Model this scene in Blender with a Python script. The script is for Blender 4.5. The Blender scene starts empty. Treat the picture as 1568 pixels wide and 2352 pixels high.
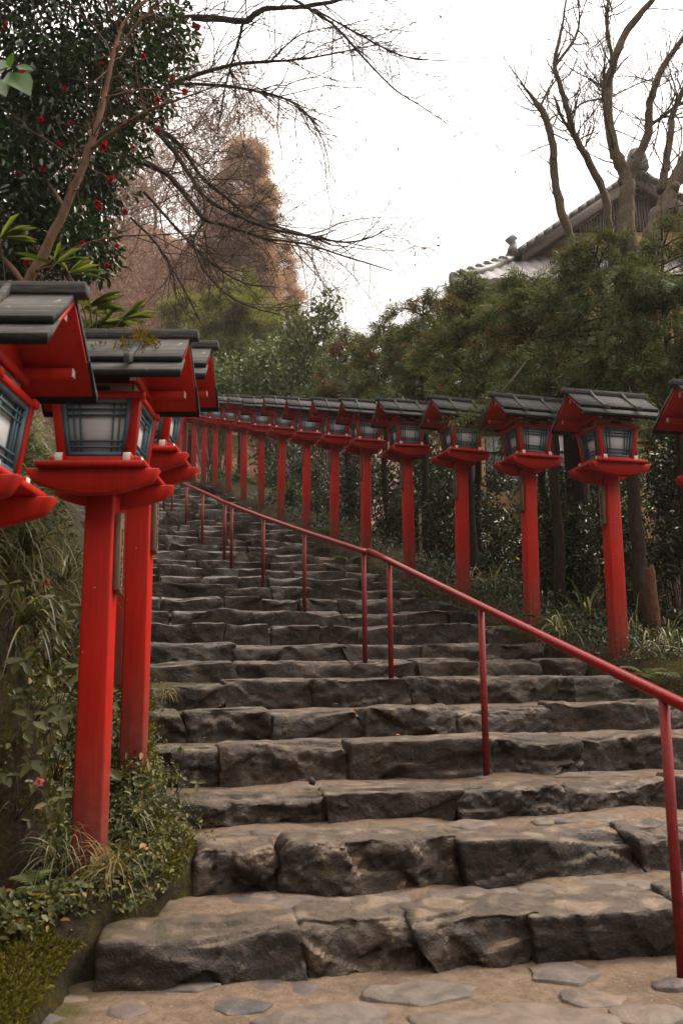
import bpy, math, random
import numpy as np
from mathutils import Vector, Matrix

random.seed(7)
rng = np.random.default_rng(7)
R = math.radians
scene = bpy.context.scene
COL = scene.collection

# ------------------------------------------------------------------ camera
F = 2000.0                      # focal length in units of a 1568 x 2352 frame
PITCH, ROLL, CAMZ = R(9.7), R(0.45), 1.26
_f = Vector((0, math.cos(PITCH), math.sin(PITCH)))
_r0 = Vector((1, 0, 0))
_u0 = Vector((0, -math.sin(PITCH), math.cos(PITCH)))
_r = _r0 * math.cos(ROLL) - _u0 * math.sin(ROLL)
_u = _u0 * math.cos(ROLL) + _r0 * math.sin(ROLL)
CAM = Vector((0, 0, CAMZ))


def ray(px, py):
    return _f + _r * ((px - 784) / F) + _u * ((1176 - py) / F)


def P(px, py, Y):
    """world point seen at picture spot px, py at forward distance Y"""
    d = ray(px, py)
    return CAM + d * (Y / d.y)


def Pz(px, py, z):
    d = ray(px, py)
    return CAM + d * ((z - CAMZ) / d.z)


cam_data = bpy.data.cameras.new("camera")
cam_data.sensor_fit = 'VERTICAL'
cam_data.sensor_height = 36.0
cam_data.lens = F / 2352 * 36.0
cam_data.clip_start = 0.05
cam_data.clip_end = 2000
cam_data.dof.use_dof = True
cam_data.dof.focus_distance = 7.5
cam_data.dof.aperture_fstop = 5.0
cam = bpy.data.objects.new("camera", cam_data)
M = Matrix((( _r.x, _u.x, -_f.x, 0), (_r.y, _u.y, -_f.y, 0), (_r.z, _u.z, -_f.z, CAMZ), (0, 0, 0, 1)))
cam.matrix_world = M
COL.objects.link(cam)
scene.camera = cam


# ------------------------------------------------------------------ noise
def _hash(ix, iy, iz, seed):
    h = (ix.astype(np.int64) * 374761393 + iy.astype(np.int64) * 668265263 + iz.astype(np.int64) * 2147483647 + seed * 1274126177) & 0xFFFFFFFF
    h = ((h ^ (h >> 13)) * 1274126177) & 0xFFFFFFFF
    h = (h ^ (h >> 16)) & 0xFFFFFFFF
    return h.astype(np.float64) / 0xFFFFFFFF


def vnoise(p, seed=0):
    """value noise in -1..1 for an (N,3) array"""
    p = np.asarray(p, float)
    i = np.floor(p)
    f = p - i
    f = f * f * f * (f * (f * 6 - 15) + 10)
    i = i.astype(np.int64)
    out = 0
    for dx in (0, 1):
        wx = f[:, 0] if dx else 1 - f[:, 0]
        for dy in (0, 1):
            wy = f[:, 1] if dy else 1 - f[:, 1]
            for dz in (0, 1):
                wz = f[:, 2] if dz else 1 - f[:, 2]
                out = out + wx * wy * wz * _hash(i[:, 0] + dx, i[:, 1] + dy, i[:, 2] + dz, seed)
    return out * 2 - 1


def fbm(p, octv=4, seed=0, gain=.5):
    a, s, out = 1.0, 1.0, 0
    for k in range(octv):
        out = out + a * vnoise(np.asarray(p) * s + 17.3 * k, seed + k)
        a *= gain
        s *= 2.03
    return out


# ------------------------------------------------------------------ mesh building
class MB:
    """collects polygons of any size, then links them as one mesh object"""

    def __init__(self):
        self.v, self.f, self.n = [], [], 0

    def add(self, verts, faces, mi=0):
        verts = np.asarray(verts, float).reshape(-1, 3)
        faces = np.asarray(faces, np.int64)
        self.v.append(verts)
        self.f.append((faces + self.n, mi))
        self.n += len(verts)

    def poly(self, verts, mi=0):
        self.add(verts, [list(range(len(verts)))], mi)

    def box(self, c, s, mi=0, ends=None, rot=None):
        """box of full size s at c; ends=(axis, material) paints both end faces on that axis"""
        x, y, z = [k / 2 for k in s]
        v = np.array([(-x, -y, -z), (x, -y, -z), (x, y, -z), (-x, y, -z), (-x, -y, z), (x, -y, z), (x, y, z), (-x, y, z)])
        if rot is not None:
            v = v @ np.array(rot).T
        v = v + np.array(c)
        fs = {'z-': (0, 3, 2, 1), 'z+': (4, 5, 6, 7), 'y-': (0, 1, 5, 4), 'x+': (1, 2, 6, 5), 'y+': (2, 3, 7, 6), 'x-': (3, 0, 4, 7)}
        base = self.n
        self.v.append(v)
        self.n += 8
        for k, f in fs.items():
            m = ends[1] if ends and k[0] == ends[0] else mi
            self.f.append((np.array([f]) + base, m))

    def hexa(self, v8, mi=0):
        self.add(v8, [(0, 3, 2, 1), (4, 5, 6, 7), (0, 1, 5, 4), (1, 2, 6, 5), (2, 3, 7, 6), (3, 0, 4, 7)], mi)

    def prism(self, prof, a0, a1, axis='x', mi=0, cap_mi=None):
        """extrude the closed 2-D profile along an axis; prof is (y,z) for axis x, (x,z) for axis y, (x,y) for z"""
        n = len(prof)
        def pt(p, a):
            return (a, p[0], p[1]) if axis == 'x' else (p[0], a, p[1]) if axis == 'y' else (p[0], p[1], a)
        v = [pt(p, a0) for p in prof] + [pt(p, a1) for p in prof]
        self.add(v, [(i, (i + 1) % n, n + (i + 1) % n, n + i) for i in range(n)], mi)
        b = self.n - 2 * n
        cm = mi if cap_mi is None else cap_mi
        self.f.append((np.array([list(range(n))[::-1]]) + b, cm))
        self.f.append((np.array([list(range(n, 2 * n))]) + b, cm))

    def tube(self, pts, rad, n=6, mi=0, cap=True):
        pts = np.asarray([tuple(p) for p in pts], float)
        m = len(pts)
        rad = np.broadcast_to(np.asarray(rad, float), (m,))
        t = np.gradient(pts, axis=0)
        t /= np.linalg.norm(t, axis=1)[:, None] + 1e-12
        ref = np.array([0, 0, 1.0]) if abs(t[0][2]) < .9 else np.array([1.0, 0, 0])
        a = np.cross(t[0], ref)
        a /= np.linalg.norm(a)
        rings = []
        ang = np.arange(n) * 2 * math.pi / n
        for i in range(m):
            a = a - t[i] * np.dot(a, t[i])
            a /= np.linalg.norm(a) + 1e-12
            b = np.cross(t[i], a)
            rings.append(pts[i] + rad[i] * (np.cos(ang)[:, None] * a + np.sin(ang)[:, None] * b))
        v = np.concatenate(rings)
        i = np.arange(m - 1)[:, None] * n
        j = np.arange(n)[None, :]
        j2 = (j + 1) % n
        q = np.stack([i + j, i + j2, i + n + j2, i + n + j], -1).reshape(-1, 4)
        self.add(v, q, mi)
        if cap:
            b = self.n - m * n
            self.f.append((np.array([list(range(n))[::-1]]) + b, mi))
            self.f.append((np.array([list(range((m - 1) * n, m * n))]) + b, mi))

    def build(self, name, mats, parent=None, smooth=False, bevel=0, seg=1):
        v = np.concatenate(self.v) if self.v else np.zeros((0, 3))
        me = bpy.data.meshes.new(name)
        me.vertices.add(len(v))
        me.vertices.foreach_set('co', v.astype(np.float32).ravel())
        tot, idx, mi = [], [], []
        for f, m in self.f:
            tot.append(np.full(len(f), f.shape[1]))
            idx.append(f.ravel())
            mi.append(np.full(len(f), m))
        tot, idx, mi = np.concatenate(tot), np.concatenate(idx), np.concatenate(mi)
        me.loops.add(len(idx))
        me.loops.foreach_set('vertex_index', idx.astype(np.int32))
        me.polygons.add(len(tot))
        me.polygons.foreach_set('loop_start', (np.cumsum(tot) - tot).astype(np.int32))
        me.polygons.foreach_set('loop_total', tot.astype(np.int32))
        me.polygons.foreach_set('material_index', mi.astype(np.int32))
        if smooth:
            me.polygons.foreach_set('use_smooth', np.ones(len(tot), bool))
        for m in (mats if isinstance(mats, (list, tuple)) else [mats]):
            me.materials.append(m)
        me.update(calc_edges=True)
        me.validate()
        o = bpy.data.objects.new(name, me)
        COL.objects.link(o)
        if parent is not None:
            o.parent = parent
        if bevel:
            b = o.modifiers.new("edges", 'BEVEL')
            b.width = bevel
            b.segments = seg
            b.limit_method = 'ANGLE'
        return o


def tag(o, label, cat, group=None):
    o['label'] = label
    o['category'] = cat
    if group:
        o['group'] = group
    return o


def kind(o, k, label=None):
    o['kind'] = k
    if label:
        o['label'] = label
    return o


def thing(name, label, cat, loc=(0, 0, 0), rz=0, group=None):
    o = bpy.data.objects.new(name, None)
    o.empty_display_size = .2
    o.location = loc
    o.rotation_euler = (0, 0, rz)
    COL.objects.link(o)
    return tag(o, label, cat, group)


def dup(root, loc, rz, label):
    r = root.copy()
    COL.objects.link(r)
    r.location = loc
    r.rotation_euler = (0, 0, rz)
    r['label'] = label
    for ch in list(root.children):
        c = ch.copy()
        COL.objects.link(c)
        c.parent = r
        for g in ch.children:
            d = g.copy()
            COL.objects.link(d)
            d.parent = c
    return r


# ------------------------------------------------------------------ materials
class NT:
    def __init__(self, name):
        self.m = bpy.data.materials.new(name)
        self.m.use_nodes = True
        self.t = self.m.node_tree
        self.b = self.t.nodes['Principled BSDF']
        self.out = self.t.nodes['Material Output']

    def n(self, typ, **kw):
        x = self.t.nodes.new(typ)
        for k, v in kw.items():
            setattr(x, k, v)
        return x

    def l(self, a, b):
        self.t.links.new(a, b)

    def coords(self, scale=(1, 1, 1), kind='Object'):
        tc = self.n('ShaderNodeTexCoord')
        mp = self.n('ShaderNodeMapping')
        mp.inputs['Scale'].default_value = scale
        self.l(tc.outputs[kind], mp.inputs['Vector'])
        return mp.outputs['Vector']

    def world(self, scale=(1, 1, 1)):
        g = self.n('ShaderNodeNewGeometry')
        mp = self.n('ShaderNodeMapping')
        mp.inputs['Scale'].default_value = scale
        self.l(g.outputs['Position'], mp.inputs['Vector'])
        return mp.outputs['Vector']

    def noise(self, vec, scale, detail=5, rough=.6, dist=0):
        x = self.n('ShaderNodeTexNoise')
        x.inputs['Scale'].default_value = scale
        x.inputs['Detail'].default_value = detail
        x.inputs['Roughness'].default_value = rough
        x.inputs['Distortion'].default_value = dist
        self.l(vec, x.inputs['Vector'])
        return x.outputs['Fac']

    def voro(self, vec, scale, feature='F1', out='Distance'):
        x = self.n('ShaderNodeTexVoronoi', feature=feature)
        x.inputs['Scale'].default_value = scale
        self.l(vec, x.inputs['Vector'])
        return x.outputs[out]

    def ramp(self, fac, stops):
        x = self.n('ShaderNodeValToRGB')
        e = x.color_ramp.elements
        while len(e) < len(stops):
            e.new(.5)
        for k, (p, c) in enumerate(stops):
            e[k].position = p
            e[k].color = (*c, 1) if len(c) == 3 else c
        self.l(fac, x.inputs['Fac'])
        return x.outputs['Color']

    def step(self, fac, a, b):
        x = self.n('ShaderNodeMapRange')
        x.inputs['From Min'].default_value = a
        x.inputs['From Max'].default_value = b
        self.l(fac, x.inputs['Value'])
        return x.outputs['Result']

    def mix(self, fac, a, b, mode='MIX'):
        x = self.n('ShaderNodeMix', data_type='RGBA', blend_type=mode)
        for s, v in ((x.inputs[0], fac), (x.inputs[6], a), (x.inputs[7], b)):
            if isinstance(v, (int, float)):
                s.default_value = v
            elif isinstance(v, tuple):
                s.default_value = (*v, 1)
            else:
                self.l(v, s)
        return x.outputs[2]

    def math(self, op, a, b=None, c=None):
        x = self.n('ShaderNodeMath', operation=op)
        for i, v in enumerate((a, b, c)):
            if v is None:
                continue
            if isinstance(v, (int, float)):
                x.inputs[i].default_value = v
            else:
                self.l(v, x.inputs[i])
        return x.outputs[0]

    def bump(self, h, strength=.4, dist=.02, prev=None):
        x = self.n('ShaderNodeBump')
        x.inputs['Strength'].default_value = strength
        x.inputs['Distance'].default_value = dist
        self.l(h, x.inputs['Height'])
        if prev is not None:
            self.l(prev, x.inputs['Normal'])
        return x.outputs['Normal']

    def done(self, col=None, rough=.7, normal=None, spec=.4):
        if col is not None:
            if isinstance(col, tuple):
                self.b.inputs['Base Color'].default_value = (*col, 1)
            else:
                self.l(col, self.b.inputs['Base Color'])
        if isinstance(rough, (int, float)):
            self.b.inputs['Roughness'].default_value = rough
        else:
            self.l(rough, self.b.inputs['Roughness'])
        self.b.inputs['Specular IOR Level'].default_value = spec
        if normal is not None:
            self.l(normal, self.b.inputs['Normal'])
        return self.m


def simple(name, c1, c2, scale=8, stretch=(1, 1, 1), rough=.7, bump=.2, bdist=.01, spec=.3):
    t = NT(name)
    v = t.coords(stretch)
    n = t.noise(v, scale)
    return t.done(t.ramp(n, [(.3, c1), (.7, c2)]), rough, t.bump(t.noise(v, scale * 4), bump, bdist), spec)


def vermilion(name, worn=False):
    t = NT(name)
    v = t.coords((26, 26, 1.6))
    g = t.noise(v, 2.2, 6, .65)
    w = t.coords()
    big = t.noise(w, 3.0, 4)
    oi = t.n('ShaderNodeObjectInfo')
    c = t.ramp(g, [(.25, (.24, .0058, .0022)), (.5, (.40, .0098, .0028)), (.8, (.48, .015, .004))])
    c = t.mix(t.step(big, .35, .75), c, t.mix(.5, c, (.27, .008, .005)))
    c = t.mix(t.math('MULTIPLY', t.step(t.noise(t.coords((5, 5, 1.2)), 2.6, 6, .7), .54, .70), .35), c, (.30, .028, .014))
    c = t.mix(t.math('MULTIPLY', t.step(t.noise(t.coords((70, 70, 1.0)), 2.0, 4, .6), .62, .68), .45), c, (.10, .006, .004))
    c = t.mix(1.0, c, t.ramp(oi.outputs['Random'], [(0, (.78, .85, .85)), (.5, (1, 1, 1)), (1, (1.12, 1.25, 1.2))]), 'MULTIPLY')
    if worn:
        tc = t.n('ShaderNodeTexCoord')
        sx = t.n('ShaderNodeSeparateXYZ')
        t.l(tc.outputs['Object'], sx.inputs[0])
        n1 = t.noise(v, 3, 8, .75)
        n2 = t.noise(w, 14, 6, .7)
        zz = t.math('ADD', sx.outputs['Z'], t.math('MULTIPLY', t.math('SUBTRACT', n1, .5), 1.1))
        c = t.mix(t.math('MULTIPLY', t.step(zz, .70, -.05), .93), c, t.ramp(n2, [(.3, (.05, .022, .018)), (.7, (.16, .085, .065))]))
        chip = t.step(t.noise(w, 38, 3, .6), .735, .75)
        c = t.mix(chip, c, (.42, .30, .24))
        speck = t.step(t.noise(v, 9, 3, .5), .62, .70)
        c = t.mix(t.math('MULTIPLY', speck, .55), c, (.12, .02, .015))
    return t.done(c, .5, t.bump(g, .3, .004), .16)


def boards(name):
    t = NT(name)
    v = t.coords((1.4, 22, 22))
    g = t.noise(v, 3.2, 8, .78)
    w = t.coords()
    c = t.ramp(g, [(.30, (.016, .015, .015)), (.5, (.055, .053, .050)), (.72, (.15, .145, .135))])
    s = t.noise(w, 22, 5, .6)
    c = t.mix(t.step(s, .64, .72), c, (.24, .23, .19))
    m = t.noise(w, 9, 5, .7)
    c = t.mix(t.math('MULTIPLY', t.step(m, .62, .72), .6), c, (.10, .075, .02))
    return t.done(c, .78, t.bump(g, .6, .008), .16)


def rock():
    t = NT("weathered_stone")
    v = t.world()
    oi = t.n('ShaderNodeObjectInfo')
    big = t.noise(v, 3.2, 6, .62, .6)
    mid = t.noise(v, 15, 8, .7, .3)
    fin = t.noise(v, 95, 4, .7)
    c = t.ramp(mid, [(.22, (.012, .0085, .0058)), (.48, (.042, .030, .0205)), (.62, (.074, .054, .037)), (.85, (.20, .148, .104))])
    vein = t.noise(v, 12, 10, .85, 1.2)
    c = t.mix(t.math('MULTIPLY', t.step(t.math('ABSOLUTE', t.math('SUBTRACT', vein, .5)), .022, .004), .5), c, (.16, .12, .085))
    c = t.mix(t.step(big, .38, .62), t.mix(.55, c, (.025, .0185, .0132)), c)
    tint = t.ramp(oi.outputs['Random'], [(0, (.60, .57, .55)), (.35, (1.15, .98, .80)), (.7, (.80, .70, .60)), (1, (1.45, 1.20, .96))])
    c = t.mix(1.0, c, tint, 'MULTIPLY')
    c = t.mix(t.step(t.noise(v, 30, 3, .5), .66, .74), c, t.mix(.5, c, (.30, .25, .19)))
    g = t.n('ShaderNodeNewGeometry')
    sx = t.n('ShaderNodeSeparateXYZ')
    t.l(g.outputs['True Normal'], sx.inputs[0])
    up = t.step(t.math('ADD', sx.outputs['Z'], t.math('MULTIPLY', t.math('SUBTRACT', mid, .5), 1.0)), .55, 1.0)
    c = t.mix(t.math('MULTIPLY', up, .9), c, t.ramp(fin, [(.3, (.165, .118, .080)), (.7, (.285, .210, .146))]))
    sc = t.n('ShaderNodeSeparateColor')
    t.l(oi.outputs['Color'], sc.inputs[0])
    ms = t.noise(v, 5, 6, .7)
    mm = t.math('MULTIPLY', t.step(t.math('ADD', t.math('ADD', ms, t.math('MULTIPLY', sx.outputs['Z'], .16)), t.math('MULTIPLY', sc.outputs[0], .16)), .72, .86), .8)
    c = t.mix(mm, c, t.ramp(fin, [(.3, (.030, .032, .007)), (.7, (.095, .088, .018))]))
    rn = t.n('ShaderNodeTexNoise', noise_type='RIDGED_MULTIFRACTAL')
    rn.inputs['Scale'].default_value = 6.5
    rn.inputs['Detail'].default_value = 9
    rn.inputs['Roughness'].default_value = .62
    rn.inputs['Distortion'].default_value = .25
    mpv = t.n('ShaderNodeMapping')
    mpv.inputs['Scale'].default_value = (1, 1, 1.7)
    mpv.inputs['Rotation'].default_value = (.3, .25, 0)
    t.l(v, mpv.inputs['Vector'])
    t.l(mpv.outputs[0], rn.inputs['Vector'])
    rf_ = rn.outputs['Fac']
    c = t.mix(t.math('MULTIPLY', t.step(rf_, .22, .04), .6), c, (.012, .009, .007))
    c = t.mix(t.math('MULTIPLY', t.step(t.noise(v, 20, 6, .75), .60, .66), .30), c, (.20, .17, .125))
    nrm = t.bump(rf_, .55, .03, t.bump(mid, .9, .035))
    nrm = t.bump(t.voro(v, 11, 'DISTANCE_TO_EDGE'), .12, .015, nrm)
    nrm = t.bump(fin, .5, .008, nrm)
    return t.done(c, t.step(mid, -.2, 1.2), nrm, .35)


def sand():
    t = NT("packed_sand")
    v = t.world()
    big = t.noise(v, 2.3, 5, .65)
    mid = t.noise(v, 18, 6, .7)
    fin = t.noise(v, 160, 3, .6)
    c = t.ramp(mid, [(.25, (.078, .054, .036)), (.5, (.145, .101, .069)), (.8, (.215, .156, .108))])
    c = t.mix(t.step(big, .50, .66), c, t.mix(.6, c, (.065, .043, .028)))
    c = t.mix(t.math('MULTIPLY', t.step(t.voro(v, 48), .26, .12), .8), c, t.ramp(t.noise(v, 31, 2), [(.4, (.055, .042, .032)), (.6, (.26, .20, .15))]))
    c = t.mix(t.math('MULTIPLY', t.step(fin, .60, .70), .5), c, (.10, .08, .06))
    px = t.n('ShaderNodeSeparateXYZ')
    g = t.n('ShaderNodeNewGeometry')
    t.l(g.outputs['Position'], px.inputs[0])
    # moss creeping in from the left edge of the path
    e = t.math('ADD', t.math('MULTIPLY', px.outputs['X'], -1.4), t.math('MULTIPLY', t.math('SUBTRACT', t.noise(v, 5, 6, .7), .5), 2.2))
    c = t.mix(t.math('MULTIPLY', t.step(e, .95, 1.6), .9), c, t.ramp(fin, [(.3, (.022, .022, .006)), (.7, (.07, .062, .013))]))
    nrm = t.bump(mid, .6, .03)
    nrm = t.bump(fin, .6, .008, nrm)
    return t.done(c, .9, nrm, .15)


def soil():
    t = NT("mossy_soil")
    v = t.world()
    n = t.noise(v, 3.5, 7, .7)
    f = t.noise(v, 45, 6, .75)
    d = t.ramp(f, [(.3, (.010, .008, .005)), (.6, (.035, .025, .016)), (.85, (.085, .058, .035))])
    m = t.ramp(f, [(.3, (.014, .014, .004)), (.7, (.065, .056, .012))])
    c = t.mix(t.step(n, .46, .60), d, m)
    return t.done(c, .95, t.bump(f, .8, .03), .1)


def leafmat(name, stops, rough=.45, spec=.5, trans=.25):
    t = NT(name)
    g = t.n('ShaderNodeNewGeometry')
    c = t.ramp(g.outputs['Random Per Island'], stops)
    t.done(c, rough, None, spec)
    if trans:
        tr = t.n('ShaderNodeBsdfTranslucent')
        t.l(t.mix(.5, c, t.mix(1.0, c, (1.5, 1.5, .6), 'MULTIPLY')), tr.inputs['Color'])
        mx = t.n('ShaderNodeMixShader')
        mx.inputs[0].default_value = trans
        t.l(t.b.outputs[0], mx.inputs[1])
        t.l(tr.outputs[0], mx.inputs[2])
        t.l(mx.outputs[0], t.out.inputs['Surface'])
    return t.m


def bark(name, c1, c2, moss=0.0):
    t = NT(name)
    v = t.world((1, 1, .45))
    n = t.noise(v, 28, 7, .7)
    c = t.ramp(n, [(.3, c1), (.7, c2)])
    if moss:
        m = t.noise(t.world(), 6, 6, .7)
        c = t.mix(t.step(m, .62 - moss * .3, .75 - moss * .3), c, t.ramp(n, [(.3, (.045, .042, .006)), (.7, (.13, .11, .018))]))
    return t.done(c, .9, t.bump(n, .7, .02), .15)


M_RED = vermilion("vermilion_wood")
M_POST = vermilion("worn_vermilion_post", True)
M_BOARD = boards("weathered_roof_boards")
M_EDGE = simple("shaded_board_edge", (.008, .008, .008), (.020, .019, .018), 20, (2, 8, 8), rough=.9, spec=.04)  # shade of the down-facing board edges put into the colour
M_WHITE = simple("white_paint", (.46, .42, .38), (.66, .61, .55), 30, rough=.7)
M_PAPER = simple("lantern_paper", (.52, .53, .55), (.60, .61, .62), 5, rough=.9, bump=.05)
M_TEAL = simple("teal_paint", (.045, .090, .115), (.075, .140, .170), 18, rough=.5)
M_PLASTER = simple("grey_plank", (.20, .15, .12), (.32, .25, .21), 14, (1, 6, 6), rough=.8)
M_PLAQUE = simple("plaque_wood", (.11, .068, .042), (.22, .15, .098), 9, (8, 8, .8), rough=.7)
M_INK = simple("black_ink", (.015, .012, .01), (.03, .025, .02), 10)
M_DARK = simple("dark_hollow", (.008, .007, .006), (.014, .012, .01), 10)
def flag():
    t = NT("worn_flagstone")
    v = t.world()
    oi = t.n('ShaderNodeObjectInfo')
    n, f = t.noise(v, 9, 8, .68, .4), t.noise(v, 90, 4, .7)
    c = t.ramp(oi.outputs['Random'], [(0, (.048, .048, .052)), (.3, (.125, .096, .071)), (.55, (.078, .058, .054)), (.8, (.105, .083, .065)), (1, (.042, .042, .046))])
    c = t.mix(1.0, c, t.ramp(n, [(.28, (.42, .42, .42)), (.5, (.95, .95, .95)), (.75, (1.45, 1.4, 1.35))]), 'MULTIPLY')
    c = t.mix(t.step(t.noise(v, 4, 6, .7), .56, .68), c, (.17, .122, .085))
    nrm = t.bump(f, .3, .006, t.bump(n, .5, .02))
    return t.done(c, .62, nrm, .35)


M_ROCK = rock()
M_FLAG = flag()
M_SAND = sand()
M_SOIL = soil()


def railmat():
    t = NT("glossy_red_rail")
    v = t.world()
    n = t.noise(v, 30, 6, .7)
    c = t.ramp(n, [(.3, (.15, .0035, .0035)), (.6, (.21, .005, .005)), (.8, (.25, .010, .007))])
    c = t.mix(t.step(t.noise(v, 9, 6, .7), .63, .72), c, (.12, .035, .025))
    return (t.b.inputs['Coat Weight'].__setattr__('default_value', .4), t.b.inputs['Coat Roughness'].__setattr__('default_value', .08), t.done(c, .5, None, .08))[2]


def railpost():
    t = NT("rusty_red_post")
    v = t.world()
    n = t.noise(v, 22, 7, .75)
    c = t.ramp(n, [(.3, (.06, .018, .015)), (.5, (.17, .014, .014)), (.75, (.24, .022, .02))])
    return t.done(c, .6, t.bump(n, .25, .004), .2)


M_RAIL, M_RPOST = railmat(), railpost()
M_CAM = leafmat("camellia_leaf", [(0, (.010, .022, .007)), (.5, (.020, .045, .011)), (.85, (.035, .075, .014)), (1, (.06, .10, .02))], .28, .6, .15)
M_PETAL = leafmat("camellia_petal", [(0, (.28, .005, .018)), (1, (.46, .012, .035))], .5, .3, .3)
M_CEDAR = leafmat("cypress_spray", [(0, (.022, .032, .011)), (.4, (.065, .085, .028)), (.8, (.135, .16, .052)), (1, (.23, .235, .085))], .65, .2, .25)
M_DEAD = leafmat("dead_brown_spray", [(0, (.07, .030, .014)), (.6, (.17, .070, .028)), (1, (.30, .12, .045))], .8, .1, .25)
M_CEDARY = leafmat("yellow_green_spray", [(0, (.080, .095, .024)), (.5, (.19, .205, .055)), (1, (.31, .30, .10))], .65, .2, .3)
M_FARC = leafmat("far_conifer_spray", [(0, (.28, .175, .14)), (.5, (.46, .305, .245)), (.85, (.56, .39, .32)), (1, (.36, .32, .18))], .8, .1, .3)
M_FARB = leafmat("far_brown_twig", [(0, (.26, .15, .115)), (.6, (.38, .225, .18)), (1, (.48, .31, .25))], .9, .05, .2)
M_SHRUB = leafmat("evergreen_leaf", [(0, (.010, .018, .006)), (.6, (.026, .044, .012)), (.9, (.05, .075, .02)), (1, (.10, .11, .03))], .35, .5, .2)
M_MID = leafmat("broadleaf_green", [(0, (.032, .050, .014)), (.6, (.078, .112, .030)), (1, (.17, .20, .06))], .4, .5, .3)
M_GRASS = leafmat("strap_grass", [(0, (.035, .048, .014)), (.4, (.085, .100, .035)), (.65, (.17, .17, .085)), (.85, (.34, .28, .17)), (1, (.46, .38, .25))], .4, .4, .3)
M_DRYG = leafmat("dry_grass", [(0, (.16, .11, .045)), (.6, (.26, .19, .09)), (1, (.10, .11, .03))], .7, .2, .3)
M_COVER = leafmat("ground_cover_leaf", [(0, (.022, .031, .008)), (.45, (.060, .070, .019)), (.8, (.12, .125, .038)), (.95, (.20, .16, .05)), (1, (.30, .15, .03))], .5, .35, .3)
M_PALE = leafmat("pale_leaf", [(0, (.05, .062, .018)), (.6, (.115, .125, .045)), (1, (.22, .20, .085))], .45, .4, .35)
M_FERN = leafmat("fern_leaf", [(0, (.035, .050, .014)), (.7, (.085, .10, .03)), (1, (.17, .16, .06))], .6, .2, .3)
M_SASA = leafmat("bamboo_grass_leaf", [(0, (.045, .075, .014)), (.6, (.12, .16, .03)), (1, (.22, .24, .06))], .4, .4, .3)
M_MOSS = leafmat("moss_tuft", [(0, (.040, .040, .008)), (.5, (.095, .085, .015)), (1, (.19, .16, .03))], .9, .05, .2)
M_LITTER = leafmat("fallen_leaf", [(0, (.10, .045, .018)), (.5, (.22, .10, .035)), (1, (.36, .20, .06))], .7, .2, .2)
M_YEL = leafmat("yellow_leaf", [(0, (.50, .26, .02)), (1, (.62, .36, .04))], .5, .3, .35)
M_BARKC = bark("camellia_bark", (.085, .045, .028), (.20, .115, .075))
M_BARKM = bark("mossy_maple_bark", (.022, .018, .013), (.075, .058, .042), .35)
M_BARKT = bark("mossy_trunk_bark", (.085, .064, .046), (.20, .155, .112), .30)
M_TWIG = bark("twig_bark", (.045, .03, .022), (.11, .075, .055))
M_TRUNK = bark("cypress_bark", (.018, .012, .009), (.060, .036, .024))
M_FTRUNK = bark("far_trunk_bark", (.10, .06, .045), (.18, .115, .09))

# ------------------------------------------------------------------ stair geometry
STEP_Y = [2126, 1937, 1821, 1708, 1627, 1562, 1518, 1478, 1435, 1403, 1375, 1350, 1328, 1308, 1290, 1272, 1256, 1240, 1225, 1211,
          1198, 1185, 1173, 1161, 1150, 1140, 1131, 1122, 1114, 1107]
NS = len(STEP_Y)
A, TH, SZ = [], [], []
for k in range(NS):
    Yk = 3.5 + .6 * k + (max(0, k - 7) * .03)
    pxr = 820 if k < 8 else max(480, 820 - (k - 7) * 18)
    p = P(pxr, STEP_Y[k], Yk)
    A.append(np.array([p.x, p.y]))
    SZ.append(p.z)
    TH.append(R(9.5 + 11 * min(1, k / 11)))
for k in range(1, NS):
    SZ[k] = max(SZ[k], SZ[k - 1] + .12)
SZ = np.array(SZ)
TD = [np.array([math.cos(t), math.sin(t)]) for t in TH]      # along the nosing, to the right
ND = [np.array([-math.sin(t), math.cos(t)]) for t in TH]     # uphill


_XLY = np.array([-5, 2.5, 3.3, 3.6, 3.8, 4.1, 4.5, 5.2, 5.8, 6.4, 26.4])
_XLX = np.array([-1.3, -1.05, -.98, -.86, -.70, -.66, -.82, -1.10, -1.22, -1.42, -1.42 - .365 * 20])


def XL(y):
    return np.interp(y, _XLY, _XLX)


def XR(y):
    return 5.12 - .392 * y


PATHZ = P(850, 2250, 3.46).z


def line_hit(k, edge):
    """distance along nosing k at which it meets an edge function"""
    s = 0.0
    for _ in range(30):
        q = A[k] + TD[k] * s
        s += .8 * (float(edge(np.array(q[1]))) - q[0]) / (TD[k][0] + .392 * TD[k][1])
    return s


def stair_t(x, y):
    """continuous step index (1 = first nosing) for arrays x, y, and the ramp height there"""
    S = np.stack([(x - A[k][0]) * ND[k][0] + (y - A[k][1]) * ND[k][1] for k in range(NS)])
    t = np.zeros_like(x)
    first = S[0] > 0
    t = np.where(S[0] <= 0, np.clip(1 + S[0] / .6, 0, 1), t)
    for k in range(NS - 1):
        inside = (S[k] > 0) & (S[k + 1] <= 0)
        t = np.where(inside, 1 + k + S[k] / (S[k] - S[k + 1] + 1e-9), t)
    t = np.where(S[NS - 1] > 0, NS, t)
    z = np.interp(t, np.arange(0, NS + 1), np.concatenate([[PATHZ], SZ]))
    return t, z, S[NS - 1]


def sm(x, a, b):
    u = np.clip((x - a) / (b - a), 0, 1)
    return u * u * (3 - 2 * u)


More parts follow.
